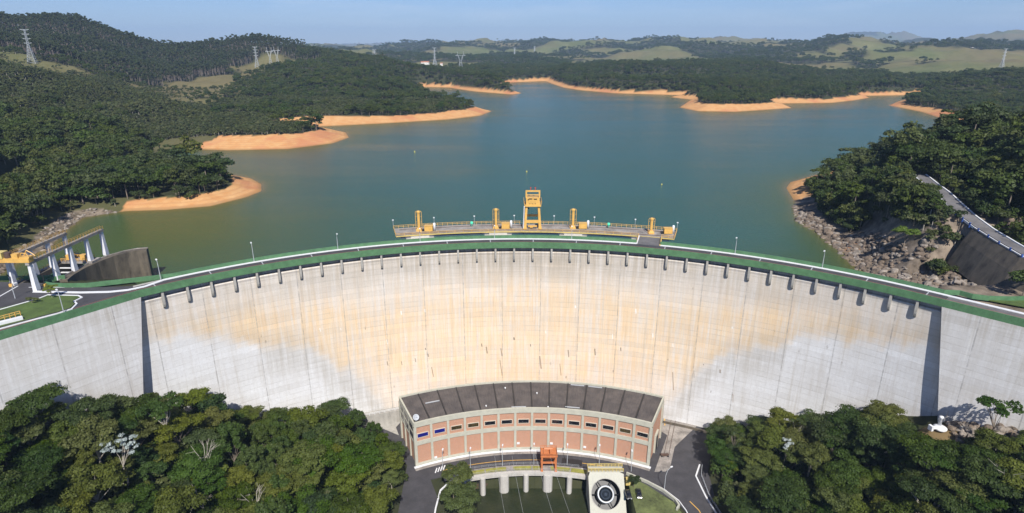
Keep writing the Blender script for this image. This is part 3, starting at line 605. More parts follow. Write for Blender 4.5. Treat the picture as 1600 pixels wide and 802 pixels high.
strip('lawn_kerb', px([(-60, 532), (0, 514), (40, 503), (90, 490), (112, 483), (120, 475), (116, 471), (128, 465), (122, 462), (75, 461), (60, 467), (0, 484)], 70.1), .45, 69.95, 70.22, M['white'], kind='structure')
strip('road_marking', px([(45, 449), (115, 449)], 70), .35, 69.99, 70.02, M['white'], kind='structure')
strip('road_marking', px([(-20, 470), (0, 463), (28, 447)], 70), .4, 69.99, 70.02, M['white'], kind='structure')
rp = [ext(arc(R0+7.4, A_R-.02), DR, t) for t in (0, 60)]
flat('platform_road', [arc(R0+.36, A_R+.0005), wo(JR, DR, nR, .3, .36), wo(JR, DR, nR, 84, .36), wo(JR, DR, nR, 84, 8.6), arc(R0+8.6, A_R+.0005)], 70.0, M['asphalt_old'])
flat('verge_grass', [P(1500, 461, 70), P(1700, 498, 70), P(1700, 468, 70), P(1580, 469, 70), P(1530, 465, 70)], 70.06, M['lawn'])
# upper access road on the right bank, with its retaining wall and guard line
rp2 = [a for a, z in RA]; Nn = normals(rp2)
def ribbon(name, w0, w1, dz, mat, th=.3):
    p = MB(); vs = []
    for ((x, y), z), (nx, ny) in zip(RA, Nn):
        for o_, zz_ in ((w0, z+dz-th), (w0, z+dz), (w1, z+dz), (w1, z+dz-th)): vs.append((x+nx*o_, y+ny*o_, zz_))
    n_ = len(RA); p.add(vs, [(i*4+j, (i+1)*4+j, (i+1)*4+(j+1) % 4, i*4+(j+1) % 4) for i in range(n_-1) for j in range(4)]+[(0, 1, 2, 3), tuple(range(4*n_-1, 4*n_-5, -1))]); return p.build(name, mat)
tag(ribbon('access_road', -5.2, 0, 0, M['asphalt_old'], 1.6), kind='structure')
tag(ribbon('road_kerb', -5.7, -5.2, .3, M['white'], .8), kind='structure'); tag(ribbon('road_kerb', 0, .5, .3, M['white'], .8), kind='structure')
g = empty('guard_rail', (*rp2[1], 78), 0, 'low dark guard rail with blue posts along the outer edge of the upper access road', 'guard rail')
gb = MB()
for i in range(1, 5):
    (x0, y0), z0 = RA[i]; (x1, y1), z1 = RA[i+1]; n0, n1 = Nn[i], Nn[i+1]
    gb.tube((x0+n0[0]*.75-g.location[0], y0+n0[1]*.75-g.location[1], z0+.75-78), (x1+n1[0]*.75-g.location[0], y1+n1[1]*.75-g.location[1], z1+.75-78), .12)
gb.build('rail', M['dark'], g)
for i in range(9):
    t = 1+i*.45; k = int(t); f_ = t-k; (x0, y0), z0 = RA[k]; (x1, y1), z1 = RA[k+1]; n0 = Nn[k]
    MB().box(-.2, .2, -.2, .2, -.9, .95, c=(x0+(x1-x0)*f_+n0[0]*.75-g.location[0], y0+(y1-y0)*f_+n0[1]*.75-g.location[1], z0+(z1-z0)*f_-78)).build('post', M['blue'], g)
rw = MB(); vs = []
rwp = RA[0:4]
for ((x, y), z), (nx, ny) in zip(rwp, Nn[0:4]):
    vs += [(x+nx*.9, y+ny*.9, z+.1), (x+nx*3.2, y+ny*3.2, z-4.5), (x+nx*6.5, y+ny*6.5, z-13)]
rw.add(vs, [(i*3+j, i*3+j+1, (i+1)*3+j+1, (i+1)*3+j) for i in range(3) for j in range(2)])
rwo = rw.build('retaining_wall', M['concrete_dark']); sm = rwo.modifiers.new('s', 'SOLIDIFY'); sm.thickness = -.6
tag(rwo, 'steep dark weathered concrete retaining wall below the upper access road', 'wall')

# ------------------------------------------------------------------ intake deck upstream of the crest
def rad(o_, a): return arc(R0+o_, a)
DA0, DA1 = math.atan2(-46-DC[0], 226-DC[1]), math.atan2(64.5-DC[0], 226-DC[1])
deck = empty('intake_deck', (*rad(22, 0), 70), 0, 'long curved concrete intake deck on piers standing in the lake behind the crest', 'deck')
def local(mb, e):
    l = e.location; mb.v = [(a-l[0], b_-l[1], c-l[2]) for a, b_, c in mb.v]; return mb
dk = [rad(0, a) for a in np.linspace(DA0, DA1, 60)]
p = MB(); p.sweep(dk, [(17.2, 69.5), (17.2, 70), (28.2, 70), (28.2, 69.5)]); local(p, deck).build('deck_slab', M['deck_concrete'], deck)
p = MB(); p.sweep(dk, [(16.95, 69.75), (16.95, 70.18), (17.2, 70.18), (17.2, 69.75)]); local(p, deck).build('edge_beam', M['yellow_pale'], deck)
p = MB(); p.sweep(dk[1:-1], [(17.9, 68.75), (17.9, 69.5), (18.9, 69.5), (18.9, 68.75)]); local(p, deck).build('girder', M['white_worn'], deck)
for o_ in (19.6, 25.6):
    p = MB(); p.sweep(dk[1:-1], [(o_-.12, 70.0), (o_-.12, 70.12), (o_+.12, 70.12), (o_+.12, 70.0)]); local(p, deck).build('rail_track', M['rail'], deck)
for u_ in (654, 778, 896, 1012):
    a = math.atan2(P(u_, 358, 70)[0]-DC[0], P(u_, 358, 70)[1]-DC[1]); p = MB(); q = rad(20.5, a); p.box(-5.4, 5.4, -7.2, 6.5, 20, 68.7, rz=-a, c=(q[0], q[1], 0)); p.box(-3.6, 3.6, -3.4, 6, 68.703, 69.5, rz=-a, c=(q[0], q[1], 0)); local(p, deck).build('pier', M['concrete_light'], deck)
def railing(name, pts, h, mat, label, cat='railing', post=2.5, r=.06, parent=None, group=None):
    """pts are 3D; posts and two rails in one railing thing with parts"""
    e = empty(name, pts[0], 0, label, cat, group) if parent is None else parent; o0 = Vector(pts[0]) if parent is None else parent.location
    rl = MB(); po = []
    P3 = [Vector(q)-o0 for q in pts]
    for hh in (h, h*.55): rl.path([q+Vector((0, 0, hh)) for q in P3], r, 4)
    for a, b_ in zip(P3[:-1], P3[1:]):
        n_ = max(1, round((b_-a).length/post))
        for i in range(n_): po.append(a.lerp(b_, i/n_))
    po.append(P3[-1]); rl.build('handrail', mat, e); pm = MB().tube((0, 0, 0), (0, 0, h), r*1.1, n=4).build('post', mat, e); pm.location = po[0]
    for q in po[1:]: c_ = pm.copy(); COL.objects.link(c_); c_.location = q
    return e
rd = lambda o_, a, z=70.0: (*rad(o_, a), z)
railing('railing', [rd(28, a) for a in np.linspace(DA0, DA1, 30)], 1.25, M['yellow'], 'yellow railing along the lake side of the intake deck', r=.075)
railing('railing', [rd(17.3, a) for a in np.linspace(DA0, BR_A-BW*.95, 30)]+[rd(8.6, BR_A-BW)], 1.1, M['yellow'], 'yellow railing along the crest side of the intake deck up to the bridge', r=.06)
railing('railing', [rd(28, DA0), rd(17.3, DA0)], 1.25, M['yellow'], 'short yellow railing across the narrow end of the intake deck away from the bridge', r=.07)
railing('railing', [rd(8.6, BR_A+BW), rd(17.3, BR_A+BW*.95), rd(17.3, DA1), rd(28, DA1)], 1.25, M['yellow'], 'yellow railing round the deck corner beside the access bridge', r=.08)
br = MB()
for a in (0,):
    q = [rad(7.0, BR_A-BW), rad(7.0, BR_A+BW), rad(17.4, BR_A+BW*.93), rad(17.4, BR_A-BW*.93)]
    br.prism(q, 69.4, 70.03)
brg = empty('access_bridge', (*rad(12, BR_A), 70), 0, 'short asphalt bridge joining the dam crest road to the intake deck', 'bridge')
local(br, brg).build('bridge_deck', M['asphalt_old'], brg)
for s_ in (-1, 1):
    k_ = MB(); k_.sweep([rad(7.2, BR_A+s_*BW), rad(17.4, BR_A+s_*BW*.93)], [(-.3, 69.9), (-.3, 70.25), (.3, 70.25), (.3, 69.9)]); local(k_, brg).build('kerb', M['white'] if s_ < 0 else M['yellow_pale'], brg)
# hoists (hydraulic cylinders) with their pump boxes
def hoist(u, v, label, h, box_dx):
    x, y = P(u, v, 70); e = empty('gate_hoist', (x, y, 70), 0, label, 'hoist', 'gate hoists on the intake deck')
    c = MB(); c.lathe([(0, 1.2), (.56, 1.2), (.56, h-.9), (.74, h-.9), (.74, h-.3), (.45, h), (0, h)], 16); c.build('cylinder', M['yellow'], e)
    f_ = MB(); f_.box(-1.1, 1.1, -1, 1, 0, .5); f_.box(-.95, .95, -.8, .8, .5, 1.3, taper=.75); f_.build('pedestal', M['yellow'], e)
    g_ = MB()
    for sx in (-1, 1):
        g_.tube((sx*1.2, 0, .2), (sx*1.2, 0, h-.5), .09, n=5); g_.tube((sx*1.2, 0, h-.5), (sx*.7, 0, h-.1), .1, n=5)
        if sx < 0 or True:
            for k in range(3): g_.tube((sx*1.2, 0, 1.5+k*h*.27), (sx*.7, 0, 1.5+k*h*.27), .06, n=4)
    g_.build('guide_pipe', M['yellow'], e)
    if box_dx:
        b_ = empty('pump_box', (x+box_dx, y-.2, 70), 0, None, 'pump box', 'yellow pump boxes on the intake deck')
        b_['label'] = 'yellow pump housing beside the '+{655: 'hoist farthest from the bridge', 775: 'hoist between deck end and gantry crane', 895: 'hoist between gantry crane and bridge', 1017: 'shorter hoist at the bridge'}[u]
        t_ = MB(); t_.box(-1.6, 1.6, -1.1, 1.1, .25, 2.3); t_.build('housing', M['yellow'], b_)
        t_ = MB(); t_.box(-1.7, 1.7, -1.2, 1.2, 2.3, 2.42); t_.build('lid', M['yellow'], b_)
        t_ = MB(); t_.box(-1.4, -1.1, -.9, .9, 0, .25); t_.box(1.1, 1.4, -.9, .9, 0, .25); t_.build('skid', M['dark'], b_)
        t_ = MB(); t_.lathe([(0, .2), (.5, .2), (.5, 3.0), (.3, 3.3), (0, 3.35)], 12, c=(2.2, .3, 0)); t_.build('tank', M['white'], b_, True)
        t_ = MB(); t_.path([(-1.6, 0, .8), (-2.4, .2, .7), (-3.0, .1, .5)], .14); t_.lathe([(0, .1), (.45, .1), (.45, .8), (0, .9)], 8, c=(-2.2, -.2, 0)); t_.build('hose', M['dark'], b_)
hoist(655, 361, 'tall yellow cylinder hoist at the deck end farthest from the bridge', 8.3, 3.9)
hoist(775, 357, 'tall yellow cylinder hoist between the deck end and the gantry crane', 8.3, 3.9)
hoist(895, 357, 'tall yellow cylinder hoist between the gantry crane and the bridge', 8.2, 3.9)
hoist(1017, 365, 'shorter yellow cylinder hoist standing where the bridge meets the deck', 6.4, 6.5)
# gantry crane on the deck
gx, gy = P(832, 358, 70); gc = empty('gantry_crane', (gx, gy, 70), 0, 'tall yellow portal gantry crane standing on the middle of the intake deck', 'crane')
for sx in (-1, 1):
    for sy in (0, 1):
        l_ = MB(); a = (sx*3.0, sy*5.2, .5); b_ = (sx*2.45, sy*4.6+.3, 9.4); vs = []
        for q, t_ in ((a, .5), (b_, .42)): vs += [(q[0]-t_, q[1]-t_, q[2]), (q[0]+t_, q[1]-t_, q[2]), (q[0]+t_, q[1]+t_, q[2]), (q[0]-t_, q[1]+t_, q[2])]
        l_.add(vs, [(3, 2, 1, 0), (4, 5, 6, 7), (0, 1, 5, 4), (1, 2, 6, 5), (2, 3, 7, 6), (3, 0, 4, 7)]); l_.build('leg', M['yellow'], gc)
    t_ = MB(); t_.box(sx*3.0-.65, sx*3.0+.65, -1.1, 6.3, 0.15, .75); t_.build('bogie', M['yellow'], gc)
t_ = MB(); t_.box(-2.5, 2.5, -.35, .35, 2.6, 3.7); t_.build('cross_beam', M['yellow'], gc)
t_ = MB(); t_.box(-2.5, 2.5, 4.6, 5.2, 3.9, 4.8); t_.build('cross_beam', M['yellow'], gc)
t_ = MB(); t_.box(-1.0, .1, -.6, -.3, .7, 1.3); t_.box(-1.8, 1.8, -.3, .3, 1.0, 1.5); t_.build('motor', M['yellow'], gc)
t_ = MB(); t_.box(-3.3, 3.3, -.8, 6.4, 9.4, 9.9); t_.build('platform', M['yellow'], gc)
t_ = MB(); t_.box(-2.7, 2.7, -.5, 5.6, 9.9, 13.0); hs = t_.build('machine_house', M['yellow'], gc)
for (x0, x1, z0) in ((-2.0, -1.6, 12.0), (-1.3, -1.1, 10.4), (-.3, -.1, 10.4), (.9, 1.1, 10.4), (-1.6, -.3, 12.3), (.4, 1.6, 12.2)):
    t_ = MB(); t_.box(x0, x1, -.56, -.502, z0, z0+.45); t_.build('vent', M['dark'], hs)
t_ = MB()
for sx in (-1, 1): t_.box(sx*2.6-.3, sx*2.6+.3, -.3, .3, 13.003, 15.3)
t_.box(-2.9, 2.9, -.3, .3, 15.303, 15.9); t_.build('top_frame', M['yellow'], gc)
t_ = MB()
for sx in (-1, 1):
    t_.path([(sx*3.25, -.7, 9.9), (sx*3.5, -.7, 11.6), (sx*3.5, 6, 11.6), (sx*3.3, 6, 9.9)], .09); t_.path([(sx*3.3, -.7, 10.8), (sx*3.4, 6, 10.8)], .06)
    t_.path([(sx*3.45, 2, 9.9), (sx*3.5, 2, 11.6)], .06)
t_.build('guard_rail', M['yellow'], gc)
t_ = MB()
for sx in (-.25, .25): t_.tube((-3.75+sx*.1, -.4+sx*1.6, .3), (-3.35+sx*.1, -.4+sx*1.6, 9.5), .08, n=4)
for k in range(22): z_ = .6+k*.42; xx = -3.75+.4*(z_/9.5); t_.box(xx-.22, xx+.22, -.85, .05, z_, z_+.16)
t_.build('ladder', M['white'], gc)
for sx in (-.9, .95):
    t_ = MB(); t_.tube((sx, 0, 15.9), (sx, 0, 16.6), .12); t_.lathe([(0, 16.6), (.25, 16.65), (.25, 17.1), (0, 17.2)], 8, c=(sx, 0, 0)); t_.build('beacon', M['red'], gc)
t_ = MB(); t_.tube((-1.6, 1, 9.4), (-1.6, 1, 8.6), .08); t_.box(-1.85, -1.35, .8, 1.2, 8.0, 8.6); t_.build('hook_block', M['dark'], gc)
# lamp posts
def lamp(x, y, z, label, h=7.0, ang=0., group='lamp posts on the dam crest', arm=1.3):
    e = empty('lamp_post', (x, y, z), ang, label, 'lamp post', group)
    t_ = MB(); t_.tube((0, 0, 0), (0, 0, h*.7), .13, .09); t_.tube((0, 0, h*.7), (arm*.35, 0, h*.93), .09, .07); t_.tube((arm*.35, 0, h*.93), (arm, 0, h), .07, .06); t_.build('pole', M['grey'], e)
    t_ = MB(); t_.box(arm-.15, arm+.75, -.22, .22, h-.1, h+.12); t_.build('lamp_head', M['white'], e); return e
for u, v, ph in ((250, 436, 'next to the spillway wall end'), (397, 409, 'halfway between the spillway wall and the intake deck'), (529, 392, 'on the crest parapet before the intake deck begins'), (657, 380, 'in front of the end of the intake deck'), (773, 376, 'in front of the second deck hoist'), (893, 377, 'in front of the third deck hoist'), (1150, 393, 'on the crest parapet just past the access bridge'), (1287, 415, 'near the rocky shore beyond the crest')):
    a = math.atan2(P(u, v, 70)[0]-DC[0], P(u, v, 70)[1]-DC[1]); q = rad(8.1, a)
    lamp(q[0], q[1], 70.2, 'thin grey lamp post '+ph, 5.5 if 600 < u < 1000 else 6.2, -a+(1.5 if u < 400 else 1.57+3.14))
for i, a in enumerate(np.linspace(DA0, DA1, 8)):
    q = rad(28.1, a); e = empty('deck_light', (*q, 70), 0, None, 'lamp', 'small lamps along the lake side of the intake deck'); e['label'] = 'small lamp on a thin pole at the lake-side rail of the intake deck'
    MB().tube((0, 0, 0), (0, 0, 3.4), .07, n=5).build('pole', M['grey'], e); MB().box(-.28, .28, -.2, .2, 3.4, 3.75).build('lamp_head', M['white'], e)
for u, v, t in ((737, 350, 'between the first two hoists'), (951, 352, 'between the gantry crane and the bridge')):
    x, y = P(u, v, 71.2); MB().lathe([(0, -1.3), (.12, -1.3), (.12, -.4), (.55, -.4), (.65, 0), (.5, .5), (0, .7)], 12, c=(x, y, 71.6)).build('signal_light', M['mint'])
    tag(bpy.data.objects['signal_light' if u < 800 else 'signal_light.001'], 'round mint green marker on the lake-side rail '+t, 'marker')

# ------------------------------------------------------------------ spillway on the left bank
wp = [(-141.5, 176.5), (-142.6, 181), (-143.0, 187), (-142.4, 193.5), (-141.0, 199.5), (-138.6, 203.8), (-135.8, 206.3), (-132.6, 207.2)]
sp = empty('spillway_pier', (-142, 190, 60), 0, 'curved dark stained concrete pier wall jutting into the lake beside the crest road', 'pier')
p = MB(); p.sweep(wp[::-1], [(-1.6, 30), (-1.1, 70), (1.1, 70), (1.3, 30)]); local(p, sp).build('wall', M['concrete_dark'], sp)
p = MB(); p.sweep(wp[::-1], [(-1.15, 70.003), (-1.15, 70.28), (-.8, 70.28), (-.8, 70.003)]); local(p, sp).build('coping', M['deck_concrete'], sp)
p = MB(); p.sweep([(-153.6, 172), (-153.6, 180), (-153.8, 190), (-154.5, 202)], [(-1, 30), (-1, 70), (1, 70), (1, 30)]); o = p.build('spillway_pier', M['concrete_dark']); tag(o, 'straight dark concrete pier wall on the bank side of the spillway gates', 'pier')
o['category'] = 'pier'
gnt = empty('spillway_runway', (-148.5, 185, 70), 0, 'raised white pillared concrete crane runway of two beams above the spillway', 'crane runway')
def col(x, y, zb, zt):
    c = MB(); vs = []
    for z, wx_, wy_ in ((zb, .62, .85), (zt, .42, .5)): vs += [(x-wx_, y-wy_, z), (x+wx_, y-wy_, z), (x+wx_, y+wy_, z), (x-wx_, y+wy_, z)]
    c.add(vs, [(3, 2, 1, 0), (4, 5, 6, 7), (0, 1, 5, 4), (1, 2, 6, 5), (2, 3, 7, 6), (3, 0, 4, 7)]); local(c, gnt).build('column', M['white_worn'], gnt)
for y in (168.2, 177.2, 185.0, 193.0, 201.0): col(-143.6, y, 69.9 if y < 200 else 69.9, 78.3)
for y in (172, 181, 188.6, 196.6): col(-153.4, y, 69.9 if y > 175 else 66, 78.3)
col(-158.6, 178.5, 69.8, 78.3)
for x, y0, y1 in ((-143.6, 167.2, 201.8), (-153.4, 165, 197.6)):
    c = MB(); c.box(x-.55, x+.55, y0, y1, 78.3, 79.2); local(c, gnt).build('runway_beam', M['deck_concrete'], gnt)
    for t_ in (-.5, .5):
        railing('r', [(x+t_, y0+i*(y1-y0)/6, 79.2) for i in range(7)], 1.1, M['yellow'], None, parent=gnt, post=1.6, r=.05)
bc = empty('bridge_crane', (-143.6, 168, 79.2), 0, 'yellow travelling bridge crane with boxy trolley at the bank end of the spillway runway', 'crane')
b_ = MB(); b_.box(-32, 1.0, -1.0, 1.0, .0, 1.3); b_.build('girder', M['yellow'], bc)
b_ = MB(); b_.box(-13.5, -6.5, -1.2, 1.4, 1.303, 3.1); b_.box(-20, -15.5, -1.2, 1.2, 1.303, 2.4); b_.build('trolley', M['yellow_pale'], bc)
b_ = MB(); b_.lathe([(0, 0), (.9, 0), (.9, 1.6), (0, 1.6)], 12, c=(-5.6, 0, 1.3)); b_.build('winch_drum', M['rail'], bc)
b_ = MB(); b_.box(-4.0, -2.2, -.8, .8, 1.303, 2.6); b_.box(-1.7, 1.2, -.9, .9, 1.303, 1.8); b_.path([(-1.4, -.8, 1.8), (-.8, -.8, 3.0), (.6, -.8, 2.8), (1.2, -.8, 1.6)], .14); b_.path([(-1.4, .8, 1.8), (-.4, .8, 3.3), (.9, .8, 2.5), (1.8, .8, 1.6)], .14); b_.build('end_carriage', M['yellow'], bc)
gd = empty('gate_deck', (-148.5, 193, 70), 0, 'narrow concrete gate deck spanning between the two spillway piers', 'deck')
c = MB(); c.box(-152.6, -142.2, 191.5, 196, 70.0, 70.7); local(c, gd).build('slab', M['deck_concrete'], gd)
railing('r', [(-152.6, 191.6, 70.7), (-144, 191.6, 70.7)], 1.1, M['yellow'], None, parent=gd, post=1.4, r=.08); railing('r', [(-152.6, 195.8, 70.7), (-144, 195.8, 70.7)], 1.1, M['yellow'], None, parent=gd, post=1.4, r=.08)
for x, nm in ((-150.6, 'near the bank-side pier'), (-145.8, 'near the lake-side pier')):
    c = empty('gate_winch', (x, 193.6, 70.7), 0, 'square yellow winch housing on the gate deck '+nm, 'winch'); MB().box(-1.1, 1.1, -.8, .8, .15, 1.9).build('housing', M['yellow'], c); MB().box(-.9, .9, -.6, .6, 0, .15).build('base', M['dark'], c)
    MB().tube((1.1, 0, 1.0), (1.7, 0, 1.0), .5, n=10).build('motor', M['dark'], c)
for z in (68.8, 67.2):
    c = MB(); c.box(-152.5, -144.8, 189.9, 190.4, z, z+.3); o = c.build('gate_beam', M['white']); tag(o, ('upper' if z > 68 else 'lower')+' white horizontal beam spanning the gate opening under the gate deck', 'beam')
tr = empty('trash_rack', (-148.6, 191, 62), 0, 'teal slatted gate rack between the spillway piers', 'gate')
c = MB()
for k in range(16): c.box(-152.4+k*.5, -152.2+k*.5, -.1+190.9, .1+190.9, 58, 67)
local(c, tr).build('slat', M['tealpaint'], tr); c = MB(); c.box(-152.6, -144.5, 191.1, 191.3, 50, 67); local(c, tr).build('gate_panel', M['dark'], tr)
rr_ = empty('walkway', (-149, 174.5, 70), 0, 'long steel walkway with yellow railings along the bank-side spillway pier', 'walkway')
c = MB(); c.box(-155.2, -154.0, 172, 202, 70.0, 70.2); local(c, rr_).build('plank_deck', M['deck_concrete'], rr_); railing('r', [(-154.0, 172+i*5, 70.2) for i in range(7)], 1.1, M['yellow'], None, parent=rr_, post=1.5, r=.07)
bp_ = MB(); bp_.sweep([P(-60, 447, 70), P(0, 437, 70), P(25, 436, 70)], [(-.15, 69.7), (-.15, 71.2), (.15, 71.2), (.15, 69.7)]); tag(bp_.build('parapet_wall', M['green']), 'green parapet wall piece on the bank beside the spillway road', 'wall')
bp_ = MB(); bp_.sweep([P(30, 437, 70), P(78, 436, 70), P(84, 433, 70)], [(-.15, 69.7), (-.15, 71.2), (.15, 71.2), (.15, 69.7)]); tag(bp_.build('parapet_wall', M['green']), 'green parapet wall crossing behind the first runway column', 'wall')
for u, nm in ((18, 'nearer the bank'), (70, 'nearer the lake')):
    x, y = P(u, 448, 70); e = empty('barrier_post', (x, y, 70), 0, 'yellow road barrier post with dark arm, '+nm, 'barrier'); MB().box(-.5, .5, -.3, .3, 0, .9).build('base', M['yellow'], e); MB().path([(0, 0, .9), (.3, 0, 3.2), (-.5, 0, 4.0)], .12).build('arm', M['dark'], e)
lx, ly = P(100, 489, 70); lamp(lx, ly, 70.1, 'tall curved lamp post on the lawn edge beside the crest road', 6.3, 2.4, arm=1.6)
lx, ly = P(24, 467, 70); lamp(lx, ly, 70.1, 'small lamp post standing beside the road near the lawn', 4.5, 1, arm=.6)
e = railing('stair_rail', [(*P(-40, 513, 70), 70.2), (*P(0, 503, 70), 70.2), (*P(33, 494, 70), 70.2)], 1.3, M['yellow'], 'yellow stair railing at the corner of the lawn by the crest road', post=1.3, r=.1)
x, y = P(10, 506, 70); c = MB(); c.sweep([P(-40, 518, 70), P(36, 499, 70)], [(-.6, 69.9), (-.6, 70.9), (.6, 70.9), (.6, 69.9)]); tag(c.build('stair_wall', M['white']), 'low white stair wall below the yellow railing on the lawn', 'wall')
for i, (u, v) in enumerate(((163, 405), (189, 384), (60, 452))): pass

# ------------------------------------------------------------------ powerhouse
PC = (7.2, 90.0); RF, RBK = 94.6, 113.4; PA = math.radians(25.6); PH = 17.7
pc = lambda r, a: arc(r, a, PC)
ph = empty('powerhouse', (*pc(104, 0), 0), 0, 'long curved brick powerhouse with dark flat roof at the foot of the dam', 'building')
def uvbox(o):
    """planar uv in metres for vertical walls: (along, height)"""
    me = o.data; uvl = me.uv_layers.new(name='UVMap')
    for pl in me.polygons:
        n = pl.normal
        for li in pl.loop_indices:
            c = me.vertices[me.loops[li].vertex_index].co
            uvl.data[li].uv = (c.x*(-n.y)+c.y*n.x, c.z) if abs(n.z) < .7 else (c.x, c.y)
    return o
NB = 14; bays = np.linspace(-PA, PA, NB+1)
core = []
wl = MB(); wl.prism([pc(RF+.35, a) for a in np.linspace(-PA+.003, PA-.003, NB*2+1)]+[pc(RBK-.3, a) for a in np.linspace(PA-.003, -PA+.003, NB*2+1)], -.5, PH-.9); uvbox(local(wl, ph).build('brick_wall', M['brick'], ph))
rf = MB()
nv = 8; vs = []; fs = []
ra = np.linspace(-PA+.004, PA-.004, NB*4+1)
for a in ra:
    for j in range(nv+1): r_ = RF+.5+(RBK-RF-1)*j/nv; q = pc(r_, a); vs.append((*q, PH-.85+.012*(r_-RF)))
for i in range(len(ra)-1):
    for j in range(nv): fs.append((i*(nv+1)+j, i*(nv+1)+j+1, (i+1)*(nv+1)+j+1, (i+1)*(nv+1)+j))
rf.add(vs, [f[::-1] for f in fs]); rf = local(rf, ph).build('roof', M['roof'], ph)
me = rf.data; uvl = me.uv_layers.new(name='UVMap')
for l in me.loops:
    c = me.vertices[l.vertex_index].co+ph.location; dx, dy = c.x-PC[0], c.y-PC[1]; uvl.data[l.index].uv = (math.hypot(dx, dy), math.atan2(dx, dy)*104)
for a in bays[1:-1]:
    s_ = MB(); q0, q1 = pc(RF+.6, a), pc(RBK-.6, a); s_.sweep([q0, q1], [(-.28, PH-.86), (-.2, PH-.42), (.2, PH-.42), (.28, PH-.86)]); local(s_, ph).build('roof_seam', M['dark'], ph)
def ring(r0_, r1_, z0, z1, name, mat, a0=-PA, a1=PA, n=NB*2+1, parent=ph, pcx=pc):
    s_ = MB(); A_ = np.linspace(a0, a1, n); vs = []
    for a in A_:
        for r_, z in ((r0_, z0), (r0_, z1), (r1_, z1), (r1_, z0)): vs.append((*pcx(r_, a), z))
    fs = [(i*4+j, (i+1)*4+j, (i+1)*4+(j+1) % 4, i*4+(j+1) % 4) for i in range(n-1) for j in range(4)]+[(0, 1, 2, 3), tuple(range(4*n-1, 4*n-5, -1))]
    s_.add(vs, fs); 
    if parent is not None: local(s_, parent)
    return s_.build(name, mat, parent)
ring(RF-.15, RF+.55, PH-1.9, PH, 'cornice', M['beige']); ring(RBK-.5, RBK+.1, PH-1.9, PH, 'cornice', M['beige'])
ring(RF-.02, RF+.5, 8.3, 9.9, 'floor_band', M['beige']); ring(RF-.02, RF+.5, -.3, .9, 'plinth', M['beige'])
for sgn in (-1, 1):
    def endbox(r0_, r1_, z0, z1, name, mat, t0=-.004, t1=.0015):
        s_ = MB(); a = sgn*PA
        q = [pc(r0_, a+sgn*t0), pc(r1_, a+sgn*t0), pc(r1_, a+sgn*t1), pc(r0_, a+sgn*t1)]; s_.prism(q, z0, z1); return local(s_, ph).build(name, mat, ph)
    endbox(RF+.55, RBK-.5, PH-1.9, PH, 'cornice', M['beige'])
    for r_ in ((RF+.02, RF+1.1), (RBK-1.1, RBK-.02)): endbox(r_[0], r_[1], -.3, PH-1.9, 'corner_pillar', M['beige'], t1=.0022)
    if sgn < 0:
        for r_ in (RF+6.3, RF+12.4): endbox(r_, r_+.6, -.3, PH-1.9, 'pilaster', M['beige'])
        for z in (8.9, 12.4): endbox(RF+1.1, RBK-1.1, z, z+.7, 'floor_band', M['beige'], t1=.0012)
        for r_a, r_b in ((RF+1.3, RF+6.1), (RF+7.1, RF+12.2), (RF+13.2, RBK-1.3)):
            for z in (9.8, 13.3):
                endbox(r_a, r_b, z, z+2.3, 'window', M['glass'], t0=.0002, t1=.0007)
    else:
        endbox(RF+8.0, RF+12.4, -.3, 7.4, 'door_frame', M['beige'], t1=.003); d_ = endbox(RF+8.8, RF+11.6, 0, 6.4, 'door', M['dark'], t0=.0031, t1=.0034)
for i in range(NB+1):
    a = bays[i]; s_ = MB()
    if 0 < i < NB: s_.box(-.42, .42, -.12, .5, -.3, PH-1.9, rz=-a, c=(*pc(RF, a), 0)); 
    else: s_.box(-.5, .5, -.16, .8, -.3, PH-1.9, rz=-a, c=(*pc(RF, a*.994), 0))
    local(s_, ph).build('pilaster', M['beige'], ph)
for i in range(NB):
    a = (bays[i]+bays[i+1])/2; f_ = MB(); c0 = pc(RF+.3, a)
    f_.box(-2.05, 2.05, -.12, .2, 11.1, 13.0, rz=-a, c=(*c0, 0)); fo = local(f_, ph).build('window', M['frame'], ph)
    g_ = MB(); g_.box(-1.85, 1.85, -.16, -.125, 11.35, 12.75, rz=-a, c=(*c0, 0)); local(g_, ph).build('pane', M['blueglass'] if i < 2 else (M['yglass'] if i in (2, 3, 12) else M['glass']), fo)
for i, z in ((6, 2.3), (8, 2.3), (10, 2.0), (1, 1.0)):
    a = bays[i]+.012; s_ = MB(); s_.box(-.5, .5, -.25, .2, z, z+.7, rz=-a, c=(*pc(RF+.3, a), 0)); o = s_.build('wall_box', M['white']); tag(o, 'small white box fixed low on the brick wall, bay %s' % {6: 'just before the middle', 8: 'just past the middle', 10: 'well past the orange crane', 1: 'next to the end corner'}[i], 'box')
dsh_ = empty('satellite_dish', (*pc(RF+1.2, -PA+.012), PH), 0.5, 'weathered pale satellite dish on the powerhouse roof corner', 'dish')
MB().lathe([(0, .0), (.4, .06), (.8, .25), (1.1, .52), (1.06, .56), (.75, .3), (.35, .12), (0, .07)], 18, M=__import__('mathutils').Matrix.Rotation(.9, 3, 'X'), c=(0, 0, 1.3)).build('reflector', M['grey'], dsh_, True)
MB().tube((0, 0, -.3), (0, 0, 1.4), .15).build('mast', M['grey'], dsh_); MB().path([(0, -.2, 1.6), (.1, -1.5, 2.4)], .06).build('feed_arm', M['grey'], dsh_)
for i, (r_, a) in enumerate(((RF+3, -.17), (RF+14, -.09), (RF+10, .02), (RF+1, .06))):
    o = MB().lathe([(0, -.1), (.2, -.1), (.2, .3), (.3, .35), (.2, .5), (0, .55)], 10, c=(*pc(r_, a), PH-.4)).build('roof_vent', M['white']); tag(o, 'small round white vent on the dark powerhouse roof', 'vent', 'roof vents on the powerhouse')
